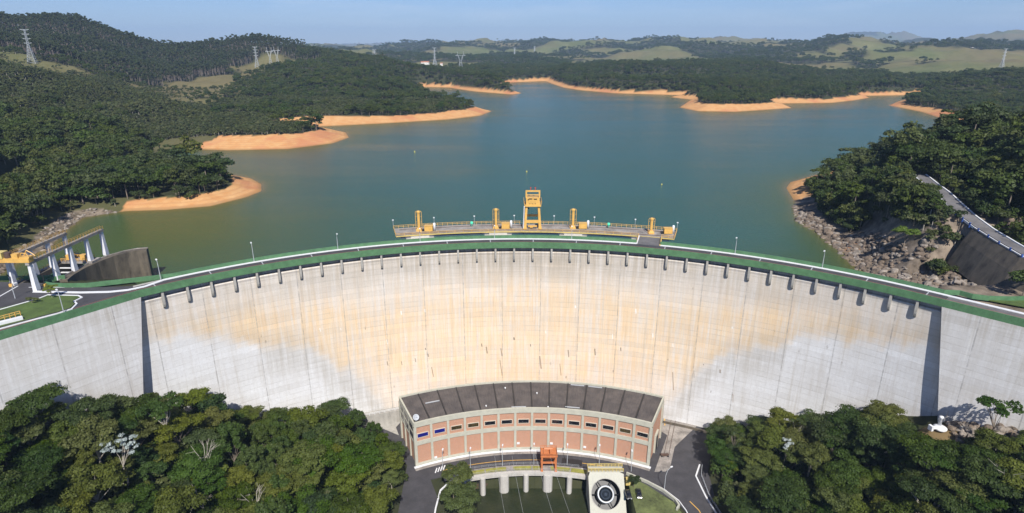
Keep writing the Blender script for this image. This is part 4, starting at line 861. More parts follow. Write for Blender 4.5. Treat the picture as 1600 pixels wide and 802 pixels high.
for i, (a, r_) in enumerate(((-.35, RF+11), (-.05, RF+1.5), (.15, RF+2.2), (.16, RF+17.4), (.22, RF+17.4))):
    s_ = MB(); s_.box(-2.6, 2.6, -.18, .18, PH-.6, PH-.35, rz=-a, c=(*pc(r_, a), 0)); local(s_, ph).build('roof_patch', M['grey'], ph)

# ------------------------------------------------------------------ yard and tailrace deck
flat('yard_road', [pc(86, a) for a in np.linspace(-.42, .40, 20)]+[(53, 158), (57, 150), (55, 60), (64, 60), (66, 150), (68, 172), (77, 195), (62, 212), (7, 221), (-60, 203), (-37, 176), (-36, 150), (-34, 60), (-24.5, 60), (-24, 150), (-24.5, 160)], 0, M['asphalt'], .5)
flat('yard_pavement', [(49.5, 172.3), (53.5, 172.5), (55.5, 174.5), (60, 186), (72, 199), (64, 208), (58, 214), (54, 200), (59, 193)], .14, M['deck_concrete'])
flat('yard_pavement', [(-60, 203.5), (-43, 193), (-45, 198), (-40, 212), (-56, 207)], .14, M['concrete'])
ring(RF-1.3, RF-.2, -.2, .16, 'footpath', M['white'], -PA-.01, PA+.01, parent=None); tag(bpy.data.objects['footpath'], kind='structure')
ring(RF-2.5, RF-1.3, -.2, .10, 'footpath_edge', M['deck_concrete'], -PA-.01, PA+.01, parent=None); tag(bpy.data.objects['footpath_edge'], kind='structure')
for a0, a1 in ((-.36, .075), (.20, .33)):
    o = ring(88.6, 88.85, .0, .012, 'lane_marking', M['line'], a0, a1, 20, None); tag(o, kind='structure')
for i in range(4):
    q = MB(); a = -.385+i*.011; q.box(-.2, .2, -1.3, 1.3, 0, .014, rz=-a-.5, c=(*pc(89.6+i*.15, a), 0)); tag(q.build('road_marking', M['white']), kind='structure')
for i in range(10):
    a = .21+i*.0195; q = MB(); q.box(-.09, .09, -1.15, 1.15, 0, .014, rz=-a-.75, c=(*pc(84.6, a), 0)); tag(q.build('bay_marking', M['line']), kind='structure')
g_ = MB(); g_.box(-3.6, 3.6, -1.6, 1.6, 0, .1, rz=-.16, c=(*pc(88.6, .16), 0)); o = g_.build('grating', M['dark']); tag(o, kind='structure')
# tailrace deck: slab, piers, moss panels
td = empty('tailrace_deck', (*pc(83, 0), 0), 0, 'curved concrete tailrace deck on piers over the outlet water before the powerhouse', 'deck')
ring(81.9, 86, -1.3, .02, 'slab', M['concrete_light'], -.35, .24, 24, td)
ring(81.7, 82.3, -.6, .35, 'edge_beam', M['concrete_light'], -.35, .16, 24, td); ring(83.1, 86.0, .0, .05, 'walk', M['deck_concrete'], -.37, .2, 24, td)
pw = [math.atan2(P(u, v, 0)[0]-PC[0], P(u, v, 0)[1]-PC[1]) for u, v in ((724, 748), (754, 743), (787.5, 739), (822, 738), (856, 738), (890, 741))]
for i, a in enumerate(pw):
    wd_ = .95 if i in (0, 1, 3, 5) else 1.65; p = MB(); poly = [(-wd_, 4), (-wd_, 1.0), (-wd_*.75, .3), (-wd_*.35, 0), (wd_*.35, 0), (wd_*.75, .3), (wd_, 1.0), (wd_, 4)]
    q = pc(81.0, a); c_, s_ = math.cos(-a), math.sin(-a); p.prism([(q[0]+x*c_-y*s_, q[1]+x*s_+y*c_) for x, y in poly], -14, -.65); local(p, td).build('pier', M['concrete_light'], td)
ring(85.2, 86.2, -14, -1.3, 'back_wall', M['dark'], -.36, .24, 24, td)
for a0, a1 in zip(pw[:-1], pw[1:]):
    g_ = ring(84.6, 85.1, -7.2, -5.6, 'stop_log', M['rail'], a0+.014, a1-.014, 6, td)
for a0, a1 in ((-.265, -.20), (-.195, -.11), (-.08, -.005), (.0, .035), (.075, .155), (.16, .225)):
    p_ = ring(83.2, 85.3, .05, .09, 'moss_panel', M['ygrass'], a0, a1, 8, td)
railing('railing', [(*pc(82.4, a), .3) for a in np.linspace(-.34, .155, 20)], 1.1, M['grey'], 'thin grey railing along the water edge of the tailrace deck', r=.035, post=2.2)
railing('railing', [(*pc(86.1, a), .05) for a in np.linspace(-.35, .19, 20)], 1.0, M['grey'], 'thin grey railing between the powerhouse road and the tailrace deck', r=.035, post=2.2)
# orange stop-log crane
ox, oy = pc(84.3, math.atan2(P(857, 728, 0)[0]-PC[0], P(857, 728, 0)[1]-PC[1])); oc = empty('stoplog_crane', (ox, oy, .1), 0, 'orange portal crane straddling the tailrace deck before the powerhouse', 'crane')
for sx in (-1, 1):
    for sy in (-1.4, 2.6):
        MB().box(sx*2.4-.28, sx*2.4+.28, sy-.28, sy+.28, .5, 6.0).build('leg', M['orange'], oc)
    MB().box(sx*2.4-.4, sx*2.4+.4, -2.2, 3.4, 0, .6).build('bogie', M['orange'], oc)
for z, sy in ((3.2, -1.4), (1.9, 2.6), (5.6, -1.4), (5.6, 2.6)): MB().box(-2.12, 2.12, sy-.25, sy+.25, z, z+.5).build('cross_beam', M['orange'], oc)
MB().box(-2.9, 2.9, -1.9, 3.1, 6.0, 6.35).build('platform', M['orange'], oc)
t_ = MB(); t_.box(-1.9, -.3, -1, .8, 6.353, 7.2); t_.box(.3, 1.3, -1.2, .6, 6.353, 7.6); t_.tube((-1.6, 1.6, 6.9), (1.4, 1.6, 6.9), .5, n=10); t_.build('winch', M['orange'], oc)
railing('r', [(ox-2.8, oy-1.8, 6.45), (ox+2.8, oy-1.8, 6.45), (ox+2.8, oy+3, 6.45), (ox-2.8, oy+3, 6.45), (ox-2.8, oy-1.8, 6.45)], .9, M['orange'], None, parent=oc, post=1.4, r=.06)
# outlet valve block
tl = P(919, 738, 4.0); trr = P(975, 741, 4.0); vb = empty('outlet_block', ((tl[0]+trr[0])/2, tl[1], 0), 0, 'cream concrete outlet block with a huge round dark valve opening in its sloping face', 'outlet')
bw2 = (trr[0]-tl[0])/2; a_t = math.radians(45); Lf = 19.0; cz = 4.0
dirf = Vector((0, -math.cos(a_t), -math.sin(a_t))); nrm = Vector((0, -math.sin(a_t), math.cos(a_t)))
nseg = 40; ctr = Vector((-.4, 0, cz))+dirf*6.9; rad_o = 4.9
v = MB(); circ = [ctr+Vector((1, 0, 0))*rad_o*math.cos(t)-dirf*rad_o*math.sin(t) for t in np.linspace(0, 2*math.pi, nseg, endpoint=False)]
def edge_pt(t):
    x, s2 = math.cos(t), math.sin(t); hx0, hx1 = -bw2+.4, bw2+.4; up, dnn = 6.9, Lf-6.9
    k = min((hx1 if x > 0 else -hx0)/max(abs(x), 1e-6), (up if s2 > 0 else dnn)/max(abs(s2), 1e-6)); return ctr+Vector((1, 0, 0))*x*k-dirf*s2*k
tl_ = list(np.linspace(0, 2*math.pi, nseg, endpoint=False)); outer = [edge_pt(t) for t in tl_]
v.add(circ+outer, [(i, (i+1) % nseg, nseg+(i+1) % nseg, nseg+i)[::-1] for i in range(nseg)])
c4 = [Vector((-bw2, 0, cz)), Vector((bw2, 0, cz)), Vector((bw2, 0, cz))+dirf*Lf, Vector((-bw2, 0, cz))+dirf*Lf]
bt = [Vector((q.x, q.y, -15)) for q in c4]; bt[0].y = bt[1].y = 3.0; tp = [Vector((-bw2, 3, cz)), Vector((bw2, 3, cz))]
v.add(c4+bt+tp, [(0, 1, 9, 8), (0, 8, 4, 7, 3), (1, 2, 6, 5, 9), (3, 7, 6, 2), (8, 9, 5, 4)])
v.build('block', M['valve'], vb)
Mx = __import__('mathutils').Matrix([[1, 0, 0], [0, nrm.z, nrm.y], [0, -nrm.y, nrm.z]]) if False else None
q_ = nrm.to_track_quat('Z', 'Y').to_matrix()
def vl(prof, name, mat, par=vb): return MB().lathe(prof, 40, c=ctr, M=q_).build(name, mat, par, False)
vl([(rad_o, .0), (rad_o, -5)], 'bore', M['dark']); vl([(rad_o+.12, .02), (rad_o+.1, .1), (rad_o-.1, .1), (rad_o-.12, -.3)], 'rim_ring', M['concrete'])
vl([(2.75, -.6), (2.75, -.45), (2.45, -.45), (2.45, -.62)], 'seat_ring', simple('ring_steel', (.16, .2, .25), .4, .2, .5))
valve = vl([(2.9, -4.9), (2.9, -.9), (2.7, -.6), (2.3, -.6), (2.2, -1.4), (2.0, -2.2), (1.6, -1.2), (1.2, -1.0), (1.1, -1.6), (.5, -.7), (0, -.5)], 'valve_body', simple('valve_steel', (.035, .045, .06), .35, .2, .5)); vl([(rad_o, -4.9), (2.9, -4.9)], 'back_plate', M['dark'])
for k in range(6):
    t = k*math.pi/3; u_ = q_@Vector((math.cos(t), math.sin(t), 0)); MB().tube(ctr+u_*2.8-nrm*1.2, ctr+u_*5.0-nrm*2.6, .16).build('strut', M['dark'], vb)
railing('railing', [(vb.location[0]-bw2, vb.location[1]+.3, 4.0), (vb.location[0]+bw2, vb.location[1]+.3, 4.0)], 1.2, M['yellow_pale'], 'pale yellow railing along the top edge of the outlet block', post=1.2, r=.11)
railing('railing', [(vb.location[0]-bw2, vb.location[1]+.6, 4.0), (vb.location[0]-bw2, vb.location[1]+2.8, 4.0), (vb.location[0]+bw2, vb.location[1]+2.8, 4.0)], 1.2, M['yellow_pale'], 'pale yellow railing round the steps behind the outlet block', post=1.2, r=.1)
MB().box(-.8, .8, -.6, .6, 0, 2.6, c=(trr[0]+1.5, tl[1]-1.2, 0)).build('control_cabinet', M['yellow_pale']); tag(bpy.data.objects['control_cabinet'], 'pale yellow control cabinet beside the outlet block', 'cabinet')
# green corner with parked cars
flat('yard_lawn', [(39.3, 170.5), (45.3, 165.7), (52.4, 157.5), (54.6, 150), (54, 60), (39.3, 60)], .12, simple('worn_lawn', (.10, .12, .04), .95, .45, .18), 16.5)
strip('yard_wall', [(39.5, 171.0), (45.8, 166.6), (50.0, 162.6), (53.0, 158.2), (53.6, 155.5), (52.4, 153.8)], .55, -.3, 1.0, M['valve'], 'low cream wall curving round the worn grass corner beside the parking bays', 'wall')
strip('yard_kerb', [(46.6, 167.2), (50.8, 163.4), (54.2, 158.4), (55.4, 154), (56, 148)], .3, -.1, .2, M['white'], kind='structure')
strip('yard_kerb', [(66.3, 176), (63.2, 170), (63.6, 160), (65, 150), (65, 120)], .5, -.1, .25, M['white'], kind='structure')
strip('yard_kerb', [(-24.6, 120), (-24.4, 155), (-23.8, 163), (-20, 169), (-17, 172)], .5, -.1, .25, M['white'], kind='structure')
strip('lane_marking', [(57.8, 158), (59.6, 154), (60.2, 148), (60.5, 130)], .3, 0, .012, M['line'], kind='structure')
railing('railing', [(66.8, 175, 0), (65, 170, 0), (64.6, 160, 0), (66, 150, 0)], 1.1, M['grey'], 'pale railing along the wooded edge of the yard road', r=.07)
def car(x, y, rz, label):
    e = empty('parked_car', (x, y, .12), rz, label, 'car')
    def hull(ws, name, mat, par):
        b_ = MB(); vs = []
        for (yy, zb, zt, hb, ht) in ws: vs += [(-hb, yy, zb), (hb, yy, zb), (ht, yy, zt), (-ht, yy, zt)]
        n_ = len(ws); b_.add(vs, [(i*4+j, i*4+(j+1) % 4, (i+1)*4+(j+1) % 4, (i+1)*4+j) for i in range(n_-1) for j in range(4)]+[(3, 2, 1, 0), tuple(range(4*n_-4, 4*n_))]); return b_.build(name, mat, par)
    bd = hull([(-2.15, .45, .75, .7, .62), (-2.0, .3, .9, .86, .75), (-.9, .28, 1.0, .88, .8), (1.5, .28, 1.02, .88, .8), (2.05, .35, .98, .84, .76), (2.15, .5, .85, .75, .68)], 'body', M['carblack'], e)
    hull([(-1.05, .98, 1.02, .76, .72), (-.35, .98, 1.42, .76, .6), (1.0, .98, 1.42, .76, .6), (1.75, .98, 1.04, .76, .7)], 'cabin_glass', M['glass'], e)
    MB().box(-.58, .58, -.3, .95, 1.425, 1.46).build('roof', M['carblack'], e)
    for sx in (-1, 1):
        for yy in (-1.35, 1.3): 
            wv = MB(); wv.tube((sx*.72, yy, .32), (sx*.92, yy, .32), .32, n=14); wo = wv.build('wheel', M['dark'], e); MB().tube((sx*.925, yy, .32), (sx*.94, yy, .32), .19, n=10).build('rim', M['grey'], wo)
        MB().box(sx*.6-.16, sx*.6+.16, -2.2, -2.12, .55, .72).build('headlight', M['white'], e)
cx_, cy_ = P(981.5, 775, .1); car(cx_, cy_, .05, 'black parked car on the worn grass beside the outlet block')
cx_, cy_ = P(998, 774, .1); car(cx_, cy_, -.05, 'black parked car on the worn grass nearer the curved cream wall')
for u, v, t in ((692, 735, 'at the road bend past the last brick bay'), (735, 733, 'on the deck near the white road bars'), (785, 728, 'on the deck before the fifth brick bay'), (834, 726, 'on the deck beside the orange crane'), (886, 727, 'on the deck past the orange crane'), (936, 728, 'beside the outlet block grating'), (986, 737, 'before the last brick bay')):
    x, y = P(u, v, 0); lamp(x, y, .1, 'thin grey road lamp '+t, 7.5, 1.5, 'lamp posts on the powerhouse road', 1.2)
x, y = P(1038, 765, 0); lamp(x, y, 0, 'curved white lamp post at the parking bays beside the yard road', 8, .6, 'lamp posts on the powerhouse road', 2.2)
for x0, x1 in ((54.5, 63.0), (56.2, 64.7)):
    s_ = strip('rail_track', [(x0, 180), (x1, 203)], .16, .14, .26, M['rail'], kind='structure')
tv = empty('transfer_truck', (55.0, 180.8, .14), 0, 'small dark rail truck at the end of the yard tracks', 'rail truck'); MB().box(-1.4, 1.4, -.6, .6, .3, .6).build('frame', M['rail'], tv)
for sx in (-1.1, 1.1): MB().tube((sx, -.8, .3), (sx, .8, .3), .3, n=10).build('axle', M['dark'], tv)
strip('edge_marking', [(59.5, 199), (60.8, 205), (62, 209)], .35, .14, .16, M['line'], kind='structure')
strip('dam_foot_wall', [arc(R0-.6, a) for a in np.linspace(.27, .47, 12)], .35, 0, 1.1, M['concrete_dark'], 'thin dark wall along the dam foot beside the yard pavement', 'wall')
gl = MB(); gl.sweep([arc(R0-1.5, a) for a in np.linspace(-.44, -.27, 12)], [(-1, 0), (-1, 5.2), (1.8, 5.2), (1.8, 0)]); o = gl.build('foot_gallery', M['concrete']); tag(o, 'narrow concrete gallery ledge curving along the dam foot beside the powerhouse end wall', 'ledge')
railing('railing', [(*arc(R0-2.4, a), 5.2) for a in np.linspace(-.44, -.27, 8)], 1.1, M['white'], 'white railing on the gallery ledge at the dam foot', r=.08)
for i, (x0, y0, z0, x1, y1, z1) in enumerate(((-6, 173, 6, 8, 60, 30), (0, 173, 6, 12, 60, 30), (8, 174, 6, 22, 60, 30), (13, 174, 6, 27, 60, 30))):
    c = MB(); pts = [(x0+(x1-x0)*t, y0+(y1-y0)*t, z0+(z1-z0)*t-14*t*(1-t)) for t in np.linspace(0, 1, 14)]; c.path(pts, .035, 4)
    tag(c.build('power_cable', M['grey']), 'thin cable sagging over the tailrace water', 'cable', 'cables over the tailrace')

# ------------------------------------------------------------------ things of the right bank
x, y = P(1466, 671, 36.2); mo = empty('monument', (x, y, 36), .2, 'white rounded sculpture-like monument with an upright arm in the dry clearing', 'monument')
MB().lathe([(0, -.3), (1.1, 0), (1.7, .35), (1.75, .8), (1.1, 1.2), (0, 1.3)], 20, c=(.5, 0, 0)).build('bowl', M['white'], mo, True)
b_ = MB(); b_.lathe([(0, 0), (.45, 0), (.42, 2.6), (.55, 2.7), (.55, 3.2), (0, 3.3)], 12, c=(.6, .5, .9)); b_.build('upright', M['white'], mo, True)
b_ = MB(); b_.tube((-.6, 0, .9), (-2.6, .1, 1.0), .45, .6, 12); b_.box(-3.0, -2.3, -.6, .7, .3, 1.8); b_.build('tail_block', M['white'], mo)
strip('clearing_path', [P(1485, 665, 35.6), P(1500, 672, 35), P(1520, 676, 34.5), P(1545, 688, 33)], .8, 31, 36.1, M['concrete'], 'thin concrete drainage channel running from the dry clearing towards the rocks', 'channel')
for i, (u, v) in enumerate(((1478, 655), (1481, 658), (1486, 658))): 
    x, y = P(u, v, 35.8); o = MB().tube((0, 0, -.4), (.05, 0, 2.8 if i == 0 else .9), .12).build('marker_post', M['frame']); o.location = (x, y, 35.8); tag(o, ['tall thin', 'short', 'short stubby'][i]+' wooden marker post at the back of the dry clearing'+('' if i < 2 else ' next to the bushes'), 'post')
def rock_mesh(seed, n=2):
    bm_ = bmesh.new(); bmesh.ops.create_icosphere(bm_, subdivisions=n, radius=1); r_ = random.Random(seed)
    pl = [(Vector((r_.gauss(0, 1), r_.gauss(0, 1), r_.gauss(0, 1))).normalized(), r_.uniform(.55, .9)) for _ in range(9)]
    for v_ in bm_.verts:
        for n_, d_ in pl:
            k = v_.co.dot(n_)
            if k > d_: v_.co -= n_*(k-d_)
        v_.co *= 1+r_.uniform(-.04, .04)
    V = np.array([v_.co[:] for v_ in bm_.verts]); F = [tuple(v_.index for v_ in f.verts) for f in bm_.faces]; bm_.free(); return V, F
ROCKS = [rock_mesh(i, 2) for i in range(6)]
def rubble(name, pts, mats):
    b_ = MB()
    for (x, y, z, s_) in pts:
        V, F = random.choice(ROCKS); a = random.uniform(0, 6.28); c_, sn = math.cos(a), math.sin(a)
        sx, sy, sz = s_*random.uniform(.7, 1.3), s_*random.uniform(.7, 1.3), s_*random.uniform(.5, .9)
        X = V[:, 0]*sx; Y = V[:, 1]*sy; Z = V[:, 2]*sz; b_.cm = random.randrange(len(mats)) if len(mats) > 1 else 0
        b_.add(np.stack([x+X*c_-Y*sn, y+X*sn+Y*c_, z+Z], -1), F)
    o = b_.build(name, mats); tag(o, kind='stuff'); return o
pts = []
n_try = 9000; xs = rng.uniform(98, 172, n_try); ys = rng.uniform(175, 345, n_try); ds = sdf(xs, ys); zs_ = ground(xs, ys)
okm = (ds > -2) & (ds < 7+6*(ys < 255)+20*(ys < 208)) & ~((xs > 152) & (ys > 190)) & (~is_down(xs, ys)) & (zs_ < 76) & (sdf(xs, ys, RPLAT) > 1)
for x, y, z in zip(xs[okm][:1900], ys[okm][:1900], zs_[okm][:1900]): pts.append((x, y, z, random.choice((.5, .7, .9, 1.2, 1.6))*random.uniform(.7, 1.2)))
rubble('boulder_rubble', pts, [M['rock'], M['rockpale'], M['rock']])
pts = []
for cu, cv, cyz, sx, sy, n_ in ((1540, 665, 40, 7, 3, 60), (1575, 660, 42, 5, 3, 40), (1500, 680, 33, 4, 3, 40)):
    x, y = P(cu, cv, cyz)
    for _ in range(n_): xx, yy = x+random.gauss(0, sx*.6), y+random.gauss(0, sy*.6); pts.append((xx, yy, float(ground(xx, yy))+.6, random.uniform(.5, 1.5)))
rubble('slope_rubble', pts, [M['rockpale'], M['rock']])
pts = []
for cu, cv, cyz, sx, sy, n_ in ((1552, 340, 84, 8, 6, 60), (1585, 335, 86, 8, 6, 60), (1596, 378, 84, 5, 2, 30)):
    x, y = P(cu, cv, cyz)
    for _ in range(n_):
        xx, yy = x+random.gauss(0, sx*.6), y+random.gauss(0, sy*.6)
        if min(math.hypot(xx-RAC[i][0][0]-t*(RAC[i+1][0][0]-RAC[i][0][0]), yy-RAC[i][0][1]-t*(RAC[i+1][0][1]-RAC[i][0][1])) for i in range(len(RAC)-1) for t in (0, .25, .5, .75, 1)) < 6 or xx < 160: continue
        pts.append((xx, yy, float(ground(xx, yy))+.2, random.uniform(.6, 1.9)))
rubble('cliff_rubble', pts, [M['rockpale'], M['rock'], M['rock']])
pts = []
xs = rng.uniform(-230, -150, 2500); ys = rng.uniform(205, 300, 2500); ds = sdf(xs, ys); k = (ds > -1) & (ds < 7); zs_ = ground(xs, ys)
for x, y, z in zip(xs[k][:220], ys[k][:220], zs_[k][:220]): pts.append((x, y, z, random.uniform(.4, 1.2)))
rubble('bank_rubble', pts, [M['rock'], M['rockpale']])

# ------------------------------------------------------------------ trees
def crown(seed, R, H, zc, lobes, leaves, size, flat_=.6, up=.35, lobe_r=.33, shape='dome'):
    """leaf-sized faces spread over many lobes; returns verts (n*4,3), tint per face, lobe centres"""
    g_ = np.random.default_rng(seed); V = []; T = []; C = []
    for i in range(lobes):
        a = g_.uniform(0, 2*math.pi); rr_ = R*math.sqrt(g_.uniform(0, 1))*.82
        if shape == 'dome': zz_ = zc+H*(.5*math.sqrt(max(0, 1-(rr_/R)**2))+g_.uniform(-.32, .12))
        elif shape == 'column': zz_ = zc+H*g_.uniform(-.5, .5)
        else: zz_ = zc+g_.uniform(-.15, .15)*H
        c = np.array([rr_*math.cos(a), rr_*math.sin(a), zz_]); lr = R*lobe_r*g_.uniform(.7, 1.3); C.append((c, lr))
        d = g_.normal(size=(leaves, 3)); d /= np.linalg.norm(d, axis=1)[:, None]; d[:, 2] = np.where(d[:, 2] < -.2, -d[:, 2]*.7, d[:, 2]); rad_ = g_.uniform(.5, 1.06, leaves)**.6*np.where(g_.uniform(size=leaves) < .22, g_.uniform(1.05, 1.45, leaves), 1)
        pos = c+d*rad_[:, None]*np.array([lr, lr, lr*flat_]); n_ = d+g_.normal(size=(leaves, 3))*.55+np.array([0, 0, up]); n_ /= np.linalg.norm(n_, axis=1)[:, None]
        t1 = np.cross(n_, g_.normal(size=(leaves, 3))); t1 /= np.linalg.norm(t1, axis=1)[:, None]; t2 = np.cross(n_, t1)
        s_ = size*g_.uniform(.55, 1.2, leaves)[:, None]; asp = g_.uniform(.5, .85, leaves)[:, None]
        q = np.stack([pos-t1*s_*.5, pos+t2*s_*asp*.5, pos+t1*s_*.5, pos-t2*s_*asp*.5], 1); V.append(q.reshape(-1, 3)); T.append(np.clip(g_.uniform(.1, .9)*.6+g_.uniform(0, .45, leaves), 0, 1))
    return np.concatenate(V), np.concatenate(T), C
def leaf_mesh(name, V, T, mat):
    n_ = len(V)//4; me = bpy.data.meshes.new(name); me.vertices.add(n_*4); me.vertices.foreach_set('co', V.astype(np.float32).ravel())
    me.loops.add(n_*4); me.loops.foreach_set('vertex_index', np.arange(n_*4, dtype=np.int32)); me.polygons.add(n_)
    me.polygons.foreach_set('loop_start', np.arange(0, n_*4, 4, dtype=np.int32)); me.polygons.foreach_set('loop_total', np.full(n_, 4, np.int32)); me.update(calc_edges=True)
    at = me.attributes.new('tint', 'FLOAT', 'FACE'); at.data.foreach_set('value', T.astype(np.float32)); me.materials.append(mat); return me
def trunk_mb(C, seed, h, r, ox=0):
    g_ = random.Random(seed); b_ = MB(); fork = Vector((g_.uniform(-.4, .4), g_.uniform(-.4, .4), h)); b_.tube((0, 0, -1.5), fork*.5, r, r*.8, 7); b_.tube(fork*.5, fork, r*.8, r*.62, 7)
    for c, lr in C:
        c = Vector(c); mid = fork.lerp(c, .5)+Vector((g_.uniform(-.6, .6), g_.uniform(-.6, .6), g_.uniform(-.2, .5))); b_.tube(fork, mid, r*.42, r*.26, 5); b_.tube(mid, c+Vector((0, 0, lr*.2)), r*.26, r*.07, 4)
    return b_
def tree_proto(name, seed, R, H, zc, lobes, leaves, size, mat, bark, **kw):
    if leaves > 150: lobes = int(lobes*1.35); leaves = int(leaves*1.15); size *= .84; kw['lobe_r'] = kw.get('lobe_r', .33)*.86
    V, T, C = crown(seed, R, H, zc, lobes, leaves, size, **kw)
    e = empty(name); cm = bpy.data.objects.new('crown', leaf_mesh('crown', V, T, mat)); COL.objects.link(cm); cm.parent = e
    trunk_mb(C[:10], seed, zc*.55, .32*R/6, 0).build('trunk', bark, e); return e
PROT = [tree_proto('broadleaf_tree', 11, 6.6, 5.0, 8.2, 19, 330, .62, M['leaf'], M['bark'], flat_=.5),
        tree_proto('broadleaf_tree', 12, 5.6, 6.0, 7.8, 17, 320, .60, M['leaf_olive'], M['palebark'], flat_=.6),
        tree_proto('broadleaf_tree', 13, 7.6, 3.6, 9.2, 24, 270, .60, M['leaf'], M['palebark'], flat_=.36, lobe_r=.27),
        tree_proto('broadleaf_tree', 14, 4.8, 7.0, 7.0, 15, 330, .60, M['leaf_deep'], M['bark'], flat_=.75),
        tree_proto('broadleaf_tree', 15, 6.0, 5.5, 7.4, 22, 260, .55, M['leaf_olive'], M['bark'], flat_=.55, lobe_r=.26),
        tree_proto('bamboo_clump', 16, 4.2, 9.0, 6.4, 22, 260, .66, M['leaf'], M['bark'], flat_=1.5, lobe_r=.22, up=.1),
        tree_proto('bright_tree', 17, 4.6, 5.0, 6.4, 14, 320, .58, M['leaf_bright'], M['bark'], flat_=.6)]
PUSED = [False]*len(PROT)
def put_tree(k, x, y, z, s, label, cat='tree', group=None, name=None):
    if not PUSED[k]: o = PROT[k]; PUSED[k] = True
    else: o = copy_tree(PROT[k])
    o.location = (x, y, z); o.rotation_euler = (random.uniform(-.04, .04), random.uniform(-.04, .04), random.uniform(0, 6.28)); o.scale = (s*random.uniform(.9, 1.12), s*random.uniform(.9, 1.12), s*random.uniform(.88, 1.15))
    for key in ('label', 'category', 'group'):
        if key in o: del o[key]
    tag(o, label, cat, group)
    if name: o.name = name
    return o
def jitter_grid(x0, x1, y0, y1, sp_, seed=1):
    g_ = np.random.default_rng(seed); xx, yy = np.meshgrid(np.arange(x0, x1, sp_), np.arange(y0, y1, sp_)); xx = xx+g_.uniform(-.42, .42, xx.shape)*sp_; yy = yy+g_.uniform(-.42, .42, yy.shape)*sp_; return xx.ravel(), yy.ravel()
def project(x, y, z):
    zz_ = z-HC; dep = y*CS-zz_*SN; up = y*SN+zz_*CS; return CX+FPX*x/dep, CY-FPX*up/dep, dep
# foreground forests below the dam
def fore(x0, x1, y0, y1, sp_, seed):
    xs, ys = jitter_grid(x0, x1, y0, y1, sp_, seed); dd = sdf(xs, ys, YARD); r_ = np.hypot(xs-DC[0], ys-DC[1]); a = np.arctan2(xs-DC[0], ys-DC[1])
    def side(p_, d): L = math.hypot(*d); return (xs-p_[0])*(-d[1]/L)+(ys-p_[1])*(d[0]/L)
    near = np.where(a < A_L, -side(JL, (-DL[0], -DL[1])), np.where(a > A_R, -side(JR, DR), R0+1-r_)); ok = (dd > 3.0) & (near > 3.5) & ~(((xs-124)/10)**2+((ys-145)/7.5)**2 < 1)
    ok &= ~((xs > 120) & (xs < 150) & (ys > 133) & (ys < 150) & (rng.uniform(size=xs.shape) < .45))
    z = ground(xs, ys); u, v, dep = project(xs, ys, z+12); ok &= (u > -90) & (u < 1690) & (v < 900); u2, v2, _ = project(xs, ys, z+7); ok &= ~((np.abs(u2-1478) < 46) & (v2 > 640) & (v2 < 712)); return [(x, y, zz_, dp) for x, y, zz_, dp, k in zip(xs, ys, z, dep, ok) if k]
FL = fore(-185, -30, 84, 200, 6.3, 5); FR = fore(60, 190, 84, 205, 5.8, 6)
print('fore trees', len(FL), len(FR))
LEFTOVER = []
def zone(x, y, lab):
    return lab
nmax = 290; allf = [(t, 'L') for t in FL]+[(t, 'R') for t in FR]; allf.sort(key=lambda q: q[0][3]); cut = allf[nmax:]; allf = allf[:nmax]
for (x, y, z, dep), sd_ in allf:
    bam = sd_ == 'L' and fbm(np.array([x]), np.array([y]), 26, 2, 77)[0] > .56
    r_ = random.random(); s = random.choice((random.uniform(.72, .95), random.uniform(.9, 1.2), random.uniform(1.1, 1.42)))
    if sd_ == 'R': s *= .88
    s *= .96
    s *= .72+.28*min(1, max(0, float(sdf(np.array([x]), np.array([y]), YARD)[0])-2)/16)
    if bam and r_ < .8: k = 5
    elif r_ < .055: k = 6
    else: k = random.choices((0, 1, 2, 3, 4), (3, 3, 2.2, 2, 3))[0]
    where = 'the dense wood on the slope beside the windowed powerhouse end' if sd_ == 'L' else 'the dense wood on the slope beside the yard road'
    nm = {5: 'feathery bamboo-like clump', 6: 'bright yellow-green tree'}.get(k, 'dark green broad-crowned tree')
    put_tree(k, x, y, z-.3, s, nm+' in '+where, 'tree' if k != 5 else 'bamboo', nm.replace('-like', '')+'s in '+where)
# special trees
def special(k, x, y, z, s, label, name=None): return put_tree(k, x, y, z, s, label, 'tree', None, name)
special(1, -18.2, 158.5, -.3, 1.05, 'round mid-green tree between the side road and the outlet water')
special(4, -16.0, 149.5, -1.0, 1.15, 'wide green tree hanging over the outlet water edge, its trunk lower on the bank')
special(3, *P(990, 762, 0), 0, .42, 'small feathery green tree between the two black parked cars and the road', 'young_tree')
special(6, *P(1407, 404, 64), float(ground(*P(1407, 404, 64))), .85, 'lone rounded light green tree on the boulders below the wooded point', 'lone_tree')
special(6, *P(82, 466, 70), 70, .42, 'small thin light green tree on the lawn corner beside the crest road', 'young_tree')
special(2, *P(1590, 470, 70)[:1], 190, 70, .8, 'dark bushy tree behind the crest platform below the retaining wall') if False else None
def own_tree(name, seed, R, H, zc, lobes, leaves, size, mat, bark, loc, label, **kw):
    e = tree_proto(name, seed, R, H, zc, lobes, leaves, size, mat, bark, **kw); e.location = loc; tag(e, label, 'tree'); return e
own_tree('silver_leaved_tree', 41, 5.2, 6, 10.0, 26, 34, .62, M['leaf_silver'], M['palebark'], (-100.5, 129, float(ground(-100.5, 129))+5), 'silvery white-leaved tree standing out in the wood near the dam joint', flat_=.5, lobe_r=.13)
own_tree('silver_leaved_tree', 42, 2.4, 4.0, 9, 7, 50, .65, M['leaf_silver'], M['palebark'], (87, 160, float(ground(87, 160))+3.5), 'small silvery-leaved tree in the wood beside the yard, under the tall thin tree', flat_=.6, lobe_r=.25)
